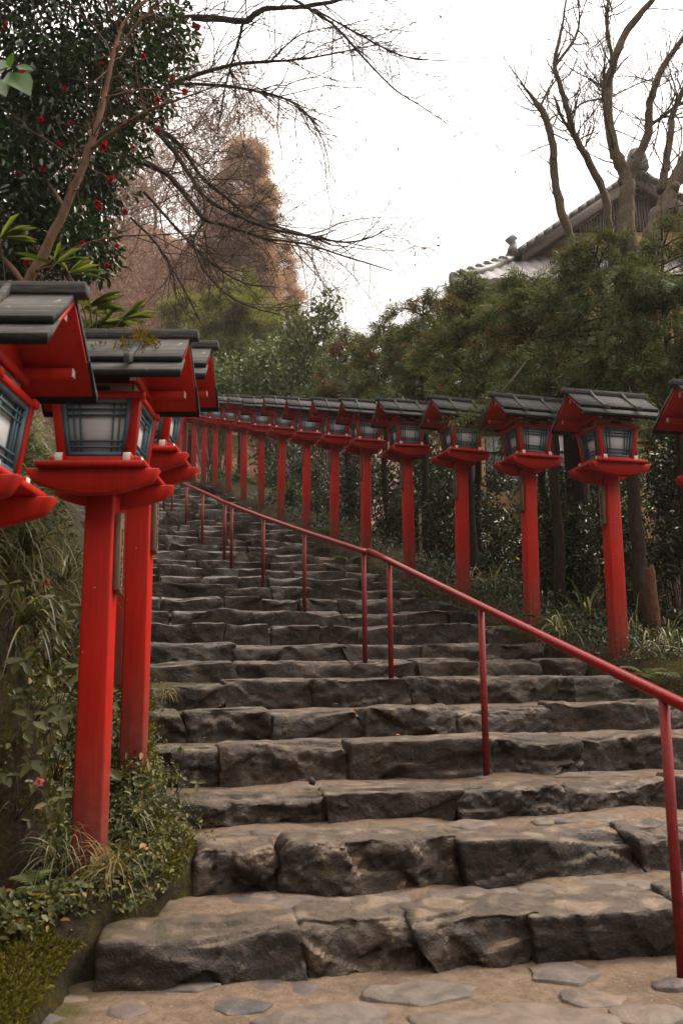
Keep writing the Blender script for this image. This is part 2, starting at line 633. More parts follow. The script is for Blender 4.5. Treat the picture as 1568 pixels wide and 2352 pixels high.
def terrain(x, y):
    x, y = np.asarray(x, float), np.asarray(y, float)
    t, z, past = stair_t(x, y)
    past = np.clip(past, 0, None)
    base = z + np.minimum(past * .12, 6)
    dl = XL(np.minimum(y, 24)) - x
    dr = x - XR(np.minimum(y, 24))
    yy = np.clip(y, 2.2, None)
    n = fbm(np.stack([x * 1.3, y * 1.3, x * 0 + 3], -1), 4, 3)
    n2 = fbm(np.stack([x * 4.5, y * 4.5, x * 0 + 9], -1), 3, 8)
    low = 1 - sm(y, 5.0, 6.5)
    bank = -.03 + .06 * sm(dl, 0, .15) - .10 * low * sm(dl, .1, .4) + 1.45 * sm(dl, .20 + .36 * low, 1.05) + .75 * sm(dl, .9, 2.2) + 3.0 * sm(dl, 2, 9)
    left = base + bank + (.10 * n + .035 * n2) * sm(dl, .02, .5)
    berm = -.02 + .10 * sm(dr, 0, .2) + (.05 * n + .03 * n2) * sm(dr, .02, .4)
    right = base + berm - np.minimum(sm(dr, .9, 5.0) * 1.5 + sm(dr, 4, 14) * 3, np.maximum(base - .1, 0))
    mid = base - .40
    h = np.where(dl > 0, left, np.where(dr > 0, right, mid))
    # level lane in front of the stairs
    lane = np.where(y < 3.2, 1, 0) * 1.0
    h = np.where((dl <= 0) & (t < 1), PATHZ - .05, h)
    return h


def cdist(a, b, step):
    return list(np.arange(a, b, step))


gx = np.array(cdist(-130, -60, 10) + cdist(-60, -12, 6) + cdist(-12, -4, .5) + cdist(-4, 5.2, .085) + cdist(5.2, 14, .5) + cdist(14, 60, 6) + cdist(60, 131, 10))
gy = np.array(cdist(-60, -30, 10) + cdist(-30, -2, 3) + cdist(-2, 1.6, .4) + cdist(1.6, 9, .085) + cdist(9, 24, .2) + cdist(24, 60, 3) + cdist(60, 151, 10))
GX, GY = np.meshgrid(gx, gy, indexing='ij')
GZ = terrain(GX.ravel(), GY.ravel())
far = np.hypot(GX.ravel(), GY.ravel())
gi = np.arange(len(gx) * len(gy)).reshape(len(gx), len(gy))
gq = np.stack([gi[:-1, :-1], gi[1:, :-1], gi[1:, 1:], gi[:-1, 1:]], -1).reshape(-1, 4)
mb = MB()
mb.add(np.stack([GX.ravel(), GY.ravel(), GZ], -1), gq)
ground = kind(mb.build("ground", M_SOIL, smooth=True), 'structure')


def gz(x, y):
    return float(terrain(np.array([x]), np.array([y]))[0])


# sandy lane at the foot of the stairs
def sheet(x0, x1, y0, y1, res, zf, cond=None):
    xs, ys = np.arange(x0, x1 + res, res), np.arange(y0, y1 + res, res)
    X, Y = np.meshgrid(xs, ys, indexing='ij')
    Z = zf(X.ravel(), Y.ravel())
    i = np.arange(X.size).reshape(X.shape)
    q = np.stack([i[:-1, :-1], i[1:, :-1], i[1:, 1:], i[:-1, 1:]], -1).reshape(-1, 4)
    return np.stack([X.ravel(), Y.ravel(), Z], -1), q


def lane_z(x, y):
    dl = (-1.35 - x)
    return .012 * fbm(np.stack([x * 3, y * 3, x * 0], -1), 4, 5) + np.where(dl > 0, -dl * .25, 0) + PATHZ


mb = MB()
mb.add(*sheet(-1.9, 4.2, -3, 4.4, .05, lane_z))
path = kind(mb.build("path", M_SAND, smooth=True), 'structure')


# ------------------------------------------------------------------ stones
def stone(w, d, h, seed, res, chip=1.0, rnd=4.5, wav=1.0):
    """irregular block, origin at the middle of its top front edge; x along the nosing, y into the hill"""
    r = np.random.default_rng(seed)
    nx, ny, nz = max(4, int(w / res)), max(3, int(d / res)), max(3, int(h / res))
    V, Fq, base = [], [], 0
    def face(n1, n2, fn):
        nonlocal base
        a, b = np.meshgrid(np.linspace(-1, 1, n1 + 1), np.linspace(-1, 1, n2 + 1), indexing='ij')
        V.append(fn(a.ravel(), b.ravel()))
        i = np.arange(a.size).reshape(a.shape) + base
        Fq.append(np.stack([i[:-1, :-1], i[1:, :-1], i[1:, 1:], i[:-1, 1:]], -1).reshape(-1, 4))
        base += a.size
    o = lambda a: np.ones_like(a)
    face(nx, nz, lambda a, b: np.stack([a, -o(a), b], -1))
    face(nx, ny, lambda a, b: np.stack([a, b, o(a)], -1))
    face(ny, nz, lambda a, b: np.stack([o(a), a, b], -1))
    face(ny, nz, lambda a, b: np.stack([-o(a), -a, b], -1))
    v, q = np.concatenate(V), np.concatenate(Fq)
    L = (np.abs(v) ** rnd).sum(1) ** (1 / rnd)
    # rounded only a little: blend of the cube and the superellipsoid, in metres
    half = np.array([w, d, h]) / 2
    cr = .045 * chip
    inner = np.clip(v, -1 + cr / half, 1 - cr / half) * half
    dv = v * half - inner
    ln = np.linalg.norm(dv, axis=1)[:, None]
    p = inner + np.where(ln > 1e-9, dv / (ln + 1e-9) * np.minimum(ln, cr), 0)
    nrm = v / L[:, None]
    off = r.random(3) * 90
    # leaning ends and corners cut off
    skl, skr = r.normal(0, .22, 2)
    ex = p[:, 0] / (w / 2)
    p[:, 0] += p[:, 2] * (np.where(ex > 0, skr, skl) * np.abs(ex)) * min(1, .25 / h * 1.0)
    for _ in range(int(4 + w * 4 * chip)):
        n = np.array([r.normal(0, .35), -1 - r.random() * .4, r.normal(0, .8)])
        n /= np.linalg.norm(n)
        c = np.array([r.uniform(-.5, .5) * w, -d / 2 + r.uniform(.0, .035), r.choice([-1, 1], p=[.78, .22]) * h / 2 * r.uniform(.6, 1.0)])
        s = (p - c) @ n
        near = np.exp(-((p[:, 0] - c[0]) / (.12 + .2 * r.random())) ** 2)
        p = p - np.clip(s, 0, .038)[:, None] * n * near[:, None]
    # broken facets: each patch of the face is a small tilted plane
    front = np.clip(-v[:, 1], 0, 1) ** 2
    for cell, amp in ((.22, 1.0), (.09, .6), (.04, .4)):
        m = max(4, int(w * h / cell ** 2 * 1.6))
        sx_, sz_ = r.uniform(-.5, .5, m) * w, r.uniform(-.5, .5, m) * h
        sl = r.normal(0, .15 * amp, (m, 2))
        of = r.normal(0, .008 * amp, m)
        wx = p[:, 0] + .05 * vnoise(p * 6 + off, 11)
        wz = (p[:, 2] + .04 * vnoise(p * 6 + off + 5, 12)) * 1.5
        dsq = (wx[:, None] - sx_) ** 2 + (wz[:, None] - sz_ * 1.5) ** 2
        k = dsq.argmin(1)
        disp = of[k] + sl[k, 0] * (p[:, 0] - sx_[k]) + sl[k, 1] * (p[:, 2] - sz_[k])
        p[:, 1] += front * np.clip(disp, -.03, .035) * chip
    p[:, 1] += .014 * chip * vnoise(p * [3.2, 3, 4] + off, 1) * (v[:, 1] < 0)
    p[:, 2] += (.011 * vnoise(p * [2.6, 3, 0] + off + 7, 2) + .006 * vnoise(p * [9, 9, 0] + off, 3)) * (v[:, 2] > 0) * wav
    rid = 1 - np.abs(vnoise(p * [9, 9, 13] + off, 4))
    p += nrm * ((.007 * (rid - .6) + .006 * vnoise(p * 17 + off, 5) + .004 * vnoise(p * 40 + off, 6)) * chip)[:, None]
    p += np.array([0, d / 2, -h / 2])
    return p, q


stairs = thing("stone_stairway", "worn flight of rough stone steps climbing between the red lanterns", "stairway", (A[0][0], A[0][1], 0))
SO = np.array([A[0][0], A[0][1], 0.0])
PXJ = {0: [222, 702, 986, 1228, 1580], 1: [443, 645, 1062, 1468, 1700], 2: [390, 757, 1053, 1305, 1560],
       3: [330, 405, 508, 803, 1136, 1338, 1528, 1660], 4: [335, 430, 627, 836, 1050, 1270, 1482, 1650],
       5: [335, 520, 717, 946, 1318, 1500], 6: [330, 545, 815, 960, 1100, 1245, 1420], 7: [330, 540, 797, 970, 1112, 1250, 1360]}
step_objs = []
for k in range(NS):
    s0, s1 = line_hit(k, XL), line_hit(k, XR)
    lo = SZ[k - 1] if k else PATHZ
    riser = SZ[k] - lo
    # tread: from this nosing back to the next
    ln = int((s1 - s0) / (.06 if k < 8 else .15)) + 1
    ss = np.linspace(s0 - .12, s1 + .12, ln + 1)
    dn = 8 if k < 8 else 3
    dep = np.linspace(.13, (np.linalg.norm(A[k + 1] - A[k]) if k < NS - 1 else 4.0) + .25, dn + 1)
    SS, DD = np.meshgrid(ss, dep, indexing='ij')
    X = A[k][0] + TD[k][0] * SS + ND[k][0] * DD
    Y = A[k][1] + TD[k][1] * SS + ND[k][1] * DD
    Z = SZ[k] - .020 - .05 * (1 - sm(DD.ravel(), .13, .32)) + .016 * fbm(np.stack([X.ravel() * 3.1, Y.ravel() * 3.1, X.ravel() * 0 + k], -1), 4, 11)
    i = np.arange(X.size).reshape(X.shape)
    q = np.stack([i[:-1, :-1], i[1:, :-1], i[1:, 1:], i[:-1, 1:]], -1).reshape(-1, 4)
    mb = MB()
    mb.add(np.stack([X.ravel(), Y.ravel(), Z], -1) - SO, q)
    st = mb.build("step", M_SAND, stairs, smooth=True)
    step_objs.append(st)
    # joints along the nosing
    if k in PXJ:
        js = []
        for px in PXJ[k]:
            sgn = 0.0
            for _ in range(12):
                q2 = A[k] + TD[k] * sgn
                v = Vector((q2[0], q2[1], SZ[k])) - CAM
                cur = 784 + F * v.dot(_r) / v.dot(_f)
                sgn += (px - cur) * v.dot(_f) / F * .9
            js.append(sgn)
        while js[-1] < s1:
            js.append(js[-1] + random.uniform(.4, .8))
        if k > 3:
            while js[0] > s0 + .25:
                js.insert(0, js[0] - random.uniform(.25, .4))
    else:
        js = [s0 - .05]
        while js[-1] < s1:
            js.append(js[-1] + random.choice((random.uniform(.32, .5), random.uniform(.5, .95))))
    for j in range(len(js) - 1):
        w = js[j + 1] - js[j]
        if w < .08:
            continue
        mid = (js[j] + js[j + 1]) / 2
        res = .0125 if k < 3 else .017 if k < 6 else .028 if k < 12 else .045
        dz = random.uniform(-.012, .014) if k < 4 else random.uniform(-.015, .015) if k < 8 else random.uniform(-.018, .02)
        dd = random.uniform(.24, .38) if k > 0 else random.uniform(.32, .5)
        p, q = stone(w + random.uniform(-.006, .02), dd, riser + .09 + dz, 100 * k + j, res, (.5 if (k * 7 + j) % 3 == 0 else .95) * (.7 if k > 7 else 1), 4.5, 1.0)
        dy = random.uniform(-.03, .02) * (1 if k < 5 else 1.1)
        yaw = random.uniform(-.05, .05) 
        ca, sa = math.cos(yaw), math.sin(yaw)
        px_, py_ = p[:, 0] * ca - p[:, 1] * sa, p[:, 0] * sa + p[:, 1] * ca + dy
        wv = np.stack([A[k][0] + TD[k][0] * (mid + px_) + ND[k][0] * py_, A[k][1] + TD[k][1] * (mid + px_) + ND[k][1] * py_, SZ[k] + dz + p[:, 2]], -1)
        mb = MB()
        mb.add(wv - SO, q)
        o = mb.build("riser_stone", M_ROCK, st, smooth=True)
        edge = min(abs(js[j] - s0), abs(js[j + 1] - s1))
        mo = max(0, 1 - edge / .7) * (1 if k > 1 else .6)
        o.color = (min(1, mo * .8 + random.choice((0, 0, .2, .1))), 0, 0, 1)


def slab(px, py, wpx, hpx, z, seed, parent, origin, th=.035, name="paving_stone", k_step=None):
    """flat stone let into a tread: irregular outline, low rounded top"""
    r = np.random.default_rng(seed)
    c = Pz(px, py, z)
    rx = wpx / 2 * (c.y) / F
    a, b = Pz(px, py - hpx / 2, z), Pz(px, py + hpx / 2, z)
    ry = min(abs(a.y - b.y) / 2, .45)
    if k_step is not None:
        an, nd = A[k_step], ND[k_step]
        gap = np.linalg.norm(A[k_step + 1] - an)
        ry = min(ry, (gap - .40) / 2)
        sd_ = (c.x - an[0]) * nd[0] + (c.y - an[1]) * nd[1]
        mv = min(max(sd_, .34 + ry), gap - .02 - ry) - sd_
        c.x, c.y = c.x + nd[0] * mv, c.y + nd[1] * mv
    n, rings = 40, (1.0, .985, .95, .86, .7, .5, .3, .1)
    ang = np.linspace(0, 2 * math.pi, n, endpoint=False)
    ph = r.random(6) * 6.28
    rad = 1 + .10 * np.cos(2 * ang + ph[0]) + .05 * np.cos(3 * ang + ph[1]) + .02 * np.cos(5 * ang + ph[2]) + .012 * np.cos(9 * ang + ph[3])
    # straight-sided corners
    k = r.integers(5, 7)
    fa = (ang + ph[4]) % (2 * math.pi / k) - math.pi / k
    rad *= .92 / np.maximum(np.cos(fa), .84)
    V = []
    for i, s in enumerate(rings):
        x, y = c.x + rx * rad * s * np.cos(ang), c.y + ry * rad * s * np.sin(ang)
        zz = z + (-.05 if i == 0 else th * (1 - (s ** 6) * .9)) + .006 * vnoise(np.stack([x * 14, y * 14, x * 0], -1), seed)
        zz = zz + (.008 * vnoise(np.stack([x * 5, y * 5, x * 0], -1), seed + 1) if i else 0)
        V.append(np.stack([x, y, zz], -1))
    v = np.concatenate(V)
    i = np.arange(len(rings) - 1)[:, None] * n
    j = np.arange(n)[None, :]
    q = np.stack([i + j, i + (j + 1) % n, i + n + (j + 1) % n, i + n + j], -1).reshape(-1, 4)
    mb = MB()
    mb.add(v - origin, q)
    mb.f.append((np.array([list(range((len(rings) - 1) * n, len(rings) * n))]), 0))
    return mb.build(name, M_FLAG, parent, smooth=True)


Z0 = np.zeros(3)
FLAGS = []
for i, (px, py, w, h, th) in enumerate([(965, 2280, 265, 52, .03), (290, 2322, 100, 46, .03), (436, 2268, 120, 22, .012),
                                        (645, 2264, 165, 40, .02), (1292, 2236, 160, 44, .012), (745, 2345, 290, 70, .045), (1180, 2352, 430, 80, .05),
                                        (1490, 2336, 180, 50, .03), (1540, 2262, 90, 24, .02), (540, 2400, 170, 60, .03), (1000, 2440, 300, 70, .03),
                                        (180, 2380, 130, 50, .02)]):
    c_ = Pz(px, py, PATHZ)
    FLAGS.append((c_.x, c_.y, w / 2 * c_.y / F))
    slab(px, py, w, h, PATHZ, 300 + i, path, Z0, th * .55, "flagstone")
_placed = []
_rs = random.Random(11)
for i in range(900):
    px, py = _rs.uniform(60, 1560), _rs.uniform(2262, 2430)
    w_ = _rs.uniform(130, 270)
    c_ = Pz(px, py, PATHZ)
    rr_ = w_ / 2 * c_.y / F
    if any((c_.x - a) ** 2 + ((c_.y - b) * 1.25) ** 2 < (rr_ + q_) ** 2 * .80 for a, b, q_ in FLAGS + _placed):
        continue
    if c_.y > 3.36 or c_.x < -1.2 or c_.x > 1.9:
        continue
    _placed.append((c_.x, c_.y, rr_))
    hp = abs(Pz(px, py, PATHZ).y)
    slab(px, py, w_, w_ * .20 + 6, PATHZ, 700 + i, path, Z0, .010, "flagstone")
for k, L in {0: [(350, 2062, 150, 20), (1190, 2080, 90, 18), (780, 2086, 90, 14), (635, 2077, 250, 36), (896, 2072, 100, 26), (1080, 2064, 185, 44), (1272, 2056, 135, 22), (1450, 2052, 190, 34), (590, 2045, 130, 16)],
             1: [(930, 1912, 150, 14), (1330, 1902, 110, 14), (1410, 1888, 110, 22), (1095, 1900, 130, 20), (1520, 1888, 80, 16), (620, 1930, 90, 14), (560, 1945, 110, 12), (1260, 1896, 60, 10), (790, 1918, 120, 12)],
             2: [(1430, 1796, 210, 16), (1190, 1800, 130, 12), (700, 1812, 110, 12), (900, 1806, 100, 8)],
             3: [(700, 1702, 140, 10), (1400, 1690, 160, 10), (1220, 1692, 100, 8)]}.items():
    for i, (px, py, w, h) in enumerate(L):
        slab(px, py, w, h, SZ[k] - .022, 400 + 20 * k + i, step_objs[k], SO, .016, k_step=k)

# ------------------------------------------------------------------ lanterns
BR = [M_RED, M_WHITE]


def make_lantern(side):
    """side +1: name board on the +x face of the post, -1: on the -x face"""
    t = thing("post_lantern", "red lantern", "lantern", (0, 0, 0), 0, "red post lanterns lining the stairway")
    mb = MB()
    mb.box((0, 0, .52), (.128, .128, 2.2))
    mb.build("post", M_POST, t, bevel=.012, seg=2)
    # name board
    mb = MB()
    zt, zb = 1.53, 1.195
    x0, x1 = (.064, .092) if side > 0 else (-.092, -.064)
    y0, y1 = -.034, .034
    mb.hexa([(x0, y0, zb), (x1, y0, zb), (x1, y1, zb - .02), (x0, y1, zb - .02), (x0, y0, zt), (x1, y0, zt), (x1, y1, zt + .02), (x0, y1, zt + .02)])
    pl = mb.build("name_board", M_PLAQUE, t, bevel=.003)
    mb = MB()
    r = random.Random(5)
    xs = (x1 + .0015) if side > 0 else (x0 - .0015)
    z = zt - .055
    for c in range(9):
        for s in range(r.randint(4, 6)):
            horiz = r.random() < .55
            cy, cz = r.uniform(-.008, .008), z - .012 + r.uniform(-.010, .010)
            mb.box((xs, cy, cz), (.002, .020 if horiz else .0035, .0035 if horiz else .018))
        z -= .030
    mb.build("ink_writing", M_INK, pl)
    for zz in (zt - .02, zb + .02):
        mb = MB()
        mb.tube([(xs - side * .002, 0, zz), (xs + side * .004, 0, zz)], .004, 8)
        mb.build("nail", M_WHITE, pl)
    # boat-shaped bracket beams
    half = []
    for u in (0, .4, .75, 1):
        half.append((.06 + u * .19, 1.594 + .050 * u ** 1.35))
    prof = [(-.288, 1.702)] + [(-a, b) for a, b in half[::-1]] + half + [(.288, 1.702)]
    for y in (-.182, .182):
        mb = MB()
        mb.prism(prof, y - .034, y + .034, 'y')
        mb.build("bracket_beam", M_RED, t, bevel=.004)
    half2 = [(.05 + u * .17, 1.592 + .05 * u ** 1.9) for u in np.linspace(0, 1, 6)]
    mb = MB()
    mb.prism([(-.17, 1.69)] + [(-.17, 1.62)] + [(.17, 1.62), (.17, 1.69)], -.05, .05, 'x')
    mb.build("cross_beam", M_RED, t, bevel=.004)
    mb = MB()
    mb.box((0, 0, 1.717), (.47, .50, .026))
    mb.build("tray_board", M_RED, t, bevel=.004)
    for s in (-1, 1):
        mb = MB()
        mb.box((0, s * .146, 1.749), (.405, .036, .036), 0, ('x', 1))
        mb.build("sill_beam", BR, t, bevel=.003)
        mb = MB()
        mb.box((s * .146, 0, 1.753), (.037, .415, .042), 0, ('y', 1))
        mb.build("sill_beam", BR, t, bevel=.003)
    zb, zt, wb, wt = 1.768, 2.026, .147, .176
    for sx in (-1, 1):
        for sy in (-1, 1):
            mb = MB()
            h = .019
            v = [(sx * wb + a * h, sy * wb + b * h, zb) for a, b in ((-1, -1), (1, -1), (1, 1), (-1, 1))] + \
                [(sx * wt + a * h, sy * wt + b * h, zt) for a, b in ((-1, -1), (1, -1), (1, 1), (-1, 1))]
            mb.hexa(v)
            mb.build("corner_post", M_RED, t, bevel=.003)
    # lattice panels with paper behind
    for q in range(4):
        a = q * math.pi / 2
        ca, sa = math.cos(a), math.sin(a)
        def pp(u, w, out):          # u -1..1 across, w 0..1 up
            d = wb + (wt - wb) * w
            x, y, z = u * (d - .019), -(d + out), zb + (zt - zb) * w
            return (x * ca - y * sa, x * sa + y * ca, z)
        mb = MB()
        def bar(u0, u1, w0, w1, o0, o1):
            mb.hexa([pp(u0, w0, o0), pp(u1, w0, o0), pp(u1, w0, o1), pp(u0, w0, o1), pp(u0, w1, o0), pp(u1, w1, o0), pp(u1, w1, o1), pp(u0, w1, o1)])
        bar(-1, -.86, .0, 1, .012, -.012)
        bar(.86, 1, .0, 1, .012, -.012)
        bar(-.86, .86, 0, .075, .011, -.012)
        bar(-.86, .86, .91, 1, .011, -.012)
        for u in (-.69, -.50, .50, .69):
            bar(u - .020, u + .020, .075, .91, .004, -.008)
        for w in (.165, .27, .715, .815):
            bar(-.86, .86, w - .012, w + .012, .006, -.006)
        lat = mb.build("lattice_panel", M_TEAL, t)
        mb = MB()
        v = [pp(-.86, .07, -.010), pp(.86, .07, -.010), pp(.86, .92, -.010), pp(-.86, .92, -.010),
             pp(-.86, .07, -.014), pp(.86, .07, -.014), pp(.86, .92, -.014), pp(-.86, .92, -.014)]
        mb.hexa(v)
        mb.build("paper_pane", M_PAPER, lat)
    for s in (-1, 1):
        mb = MB()
        mb.box((0, s * .178, 2.037), (.42, .040, .030))
        mb.build("head_beam", M_RED, t, bevel=.003)
        mb = MB()
        mb.box((s * .178, 0, 2.037), (.038, .316, .028))
        mb.build("head_beam", M_RED, t, bevel=.003)
    # vent boards above the lantern box, with a long slot
    mb = MB()
    for q in range(4):
        a = q * math.pi / 2
        m = ((math.cos(a), -math.sin(a), 0), (math.sin(a), math.cos(a), 0), (0, 0, 1))
        c = np.array(m) @ np.array((0, -.152, 2.077))
        mb.box(c, (.29, .012, .05), 0, None, m)
    vb = mb.build("vent_board", M_PLASTER, t)
    for q in range(4):
        a = q * math.pi / 2
        mb = MB()
        pr = [(.042 * sgn + .011 * math.cos(th), .011 * math.sin(th)) for sgn, ths in ((1, np.linspace(-1.57, 1.57, 7)), (-1, np.linspace(1.57, 4.71, 7))) for th in ths]
        mb.prism([(x, z + 2.078) for x, z in pr], -.1595, -.157, 'y')
        for i, v in enumerate(mb.v):
            mb.v[i] = v @ np.array(((math.cos(a), -math.sin(a), 0), (math.sin(a), math.cos(a), 0), (0, 0, 1))).T
        mb.build("vent_slot", M_DARK, vb)
    for sx in (-1, 1):
        mb = MB()
        mb.box((sx * .158, 0, 2.118), (.034, .37, .034), 0, ('y', 1))
        mb.build("rafter_arm", BR, t, bevel=.003)
        mb = MB()
        mb.prism([(-.17, 2.135), (.17, 2.135), (.02, 2.30), (-.02, 2.30)], sx * .15 - .012, sx * .15 + .012, 'x')
        mb.build("gable_board", M_RED, t)
    for y in (-.185, .185):
        mb = MB()
        mb.box((0, y, 2.152), (.66, .034, .036), 0, ('x', 1))
        mb.build("purlin", BR, t, bevel=.003)
    mb = MB()
    mb.box((0, 0, 2.295), (.69, .036, .04), 0, ('x', 1))
    mb.build("purlin", BR, t, bevel=.003)
    # roof: red soffit, two overlapping dark boards per slope, curved battens, ridge cap
    ey, ez, rz_ = .280, 2.098, 2.335
    for s in (-1, 1):
        mb = MB()
        prof = [(s * .0, rz_), (s * ey, ez), (s * (ey + .006), ez + .018), (0, rz_ + .018)]
        mb.prism(prof if s > 0 else prof[::-1], -.372, .372, 'x')
        mb.build("soffit", M_RED, t)
        sl = (rz_ - ez) / ey
        lin = lambda y: rz_ - sl * y
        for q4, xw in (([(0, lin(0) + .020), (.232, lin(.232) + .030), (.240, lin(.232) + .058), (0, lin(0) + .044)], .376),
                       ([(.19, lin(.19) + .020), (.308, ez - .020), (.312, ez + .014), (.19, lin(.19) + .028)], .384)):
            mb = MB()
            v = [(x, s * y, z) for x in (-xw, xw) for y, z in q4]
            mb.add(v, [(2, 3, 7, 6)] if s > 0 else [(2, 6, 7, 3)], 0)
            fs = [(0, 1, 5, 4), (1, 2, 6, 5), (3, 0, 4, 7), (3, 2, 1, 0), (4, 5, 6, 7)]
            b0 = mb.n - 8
            mb.f.append((np.array([f if s > 0 else f[::-1] for f in fs[:3]]) + b0, 1))  # underside, front edge and ridge side get the painted-in shade
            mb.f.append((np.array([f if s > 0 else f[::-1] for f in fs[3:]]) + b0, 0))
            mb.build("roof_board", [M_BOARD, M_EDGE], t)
        for x in (-.155, .155):
            c = []
            for u in np.linspace(0, 1, 9):
                y = .02 + u * .300
                c.append((y, rz_ + .052 - (rz_ - ez - .012) * (1 - (1 - u) ** 1.45) * 1.0))
            prof = [(s * y, z + .022) for y, z in c] + [(s * y, z - .022) for y, z in c[::-1]]
            mb = MB()
            mb.prism(prof, x - .013, x + .013, 'x')
            mb.build("roof_batten", M_BOARD, t, bevel=.003)
    mb = MB()
    mb.box((0, 0, 2.384), (.83, .062, .044))
    mb.build("ridge_cap", M_BOARD, t, bevel=.004)
    return t


RIDGE = 2.41
ORD = ["first", "second", "third", "fourth", "fifth", "sixth", "seventh", "eighth", "ninth", "tenth", "eleventh", "twelfth", "thirteenth", "fourteenth", "fifteenth", "sixteenth", "seventeenth", "eighteenth"]
lanL = make_lantern(1)
p1 = P(185, 648, 2.78)
p2, p3 = P(445, 757, 3.87), P(493, 783, 4.78)
left_spots = [(p1.x - .392, p1.y, p1.z - RIDGE, R(2), "red post lantern cut by the left edge of the photo, largest of all"),
              (p2.x - .392, p2.y, p2.z - RIDGE, R(1.5), "red post lantern with mossy roof standing by the lowest steps"),
              (p3.x - .392, p3.y, p3.z - RIDGE, R(1), "red post lantern half hidden right behind the mossy-roofed lantern")]
for px, by, Y, txt in ((279, 1575, 5.9, "red post lantern whose post alone shows between the two nearest red posts, closer one"),
                       (266, 1452, 6.9, "red post lantern showing only a dark strip of post beside the mossy-roofed lantern's post")):
    b = P(px, by, Y)
    left_spots.append((b.x, b.y, b.z, R(14), txt))
for i, (x, y, z, rz, lab) in enumerate(left_spots):
    if i == 0:
        o = lanL
        o.location, o.rotation_euler, o['label'] = (x, y, z), (0, 0, rz), lab
    else:
        o = dup(lanL, (x, y, z), rz, lab)
    if i == 1:
        moss_lantern = o

lanR = make_lantern(-1)
RX = [1665, 1395, 1205, 1053, 935, 837, 766, 703, 645, 602, 561, 527, 497, 470, 447, 425, 406]
RTRAY = [1092, 1075, 1062, 1048, 1035, 1022, 1012, 1003, 993, 987, 979, 974, 969, 965, 961, 958, 955]
for i, (px, ty) in enumerate(zip(RX, RTRAY)):
    Y = 7.55 * 1395 / px
    b = P(px, ty, Y)
    if i == 0:
        lab = "red post lantern cut by the right edge of the photo, only its roof corner showing"
    elif i == 1:
        lab = "largest whole red lantern of the right row, beside the cypress trunks"
    elif i == 3:
        lab = "red lantern of the right row with a cypress spray hanging before its box"
    else:
        lab = f"red lantern of the right row, {ORD[i - 1]} whole one counting up the stairs"
    if i == 0:
        o = lanR
        o.location, o.rotation_euler, o['label'] = (b.x, b.y, b.z - 1.70), (0, 0, R(16)), lab
    else:
        o = dup(lanR, (b.x, b.y, b.z - 1.70), R(16 + random.uniform(-2.5, 2.5)), lab)
        o.rotation_euler[0], o.rotation_euler[1] = R(random.uniform(-.8, .8)), R(random.uniform(-.9, .9))

# ------------------------------------------------------------------ handrail
POSTS = [(1566, 2235, 1597, 3.5), (1117, 1780, 1392, 5.3), (898, 1560, 1288, 7.6), (838, 1515, 1266, 8.2), (699, 1410, 1221, 10.8), (604, 1348, 1188, 13.0),
         (531, 1305, 1160, 14.9), (515, 1297, 1154, 15.4), (464, 1255, 1130, 17.0), (427, 1215, 1114, 18.8), (395, 1185, 1104, 20.3), (376, 1170, 1100, 21.4)]
pp3 = []
for px, by, ty, Y in POSTS:
    # depth at which the seen foot of the post meets the stairs
    best, foot = Y, None
    for yy_ in np.arange(3.3, 26, .02):
        q_ = P(px, by, yy_)
        t_, zr_, _ = stair_t(np.array([q_.x]), np.array([q_.y]))
        kk = int(t_[0])
        zs_ = PATHZ if kk < 1 else SZ[min(kk, NS) - 1]
        if q_.z <= zs_ + .01:
            lo_ = PATHZ if kk < 2 else SZ[kk - 2]
            if kk < 1:
                best, foot = yy_, PATHZ
            elif (q_.z - lo_) / max(zs_ - lo_, .01) > .5:
                best, foot = yy_ + .12, zs_
            else:
                best, foot = yy_ - .04, lo_
            break
    Y = best
    b = P(px, by, Y)
    tz = P(px, ty, Y).z
    pp3.append((b.x, b.y, b.z if foot is None else foot, tz))
secs = [(0, 3, "lowest and nearest length of red pipe handrail, running out at the right"),
        (3, 7, "middle length of red pipe handrail above the lowest one on the steps"),
        (7, 10, "short upper length of red pipe handrail near the stair top"),
        (10, 12, "topmost short length of red pipe handrail under the lantern brackets")]
for a, b, lab in secs:
    rl = thing("handrail", lab, "handrail", (pp3[a][0], pp3[a][1], pp3[a][2]), 0, "red pipe handrails on the stairs")
    o0 = np.array(pp3[a][:3])
    line = [np.array((q[0], q[1], q[3])) for q in pp3[a:b]]
    d0, d1 = line[0] - line[1], line[-1] - line[-2]
    d0 /= np.linalg.norm(d0)
    d1 /= np.linalg.norm(d1)
    line = [line[0] + d0 * (1.2 if a == 0 else .30)] + line + [line[-1] + d1 * (.42 if a < 10 else .1)]
    mb = MB()
    mb.tube([q - o0 for q in line], .0245, 20)
    mb.build("rail", M_RAIL, rl, smooth=False)
    ob = rl.children[0]
    for f in ob.data.polygons:
        f.use_smooth = len(f.vertices) == 4
    for q in pp3[a:b]:
        mb = MB()
        mb.tube([np.array((q[0], q[1], q[2] - .05)) - o0, np.array((q[0], q[1], q[3] - .01)) - o0], .0205, 14)
        ob = mb.build("rail_post", M_RPOST, rl)
        for f in ob.data.polygons:
            f.use_smooth = len(f.vertices) == 4


# ------------------------------------------------------------------ leaves and twigs
def unit(v):
    return v / (np.linalg.norm(v, axis=-1, keepdims=True) + 1e-12)


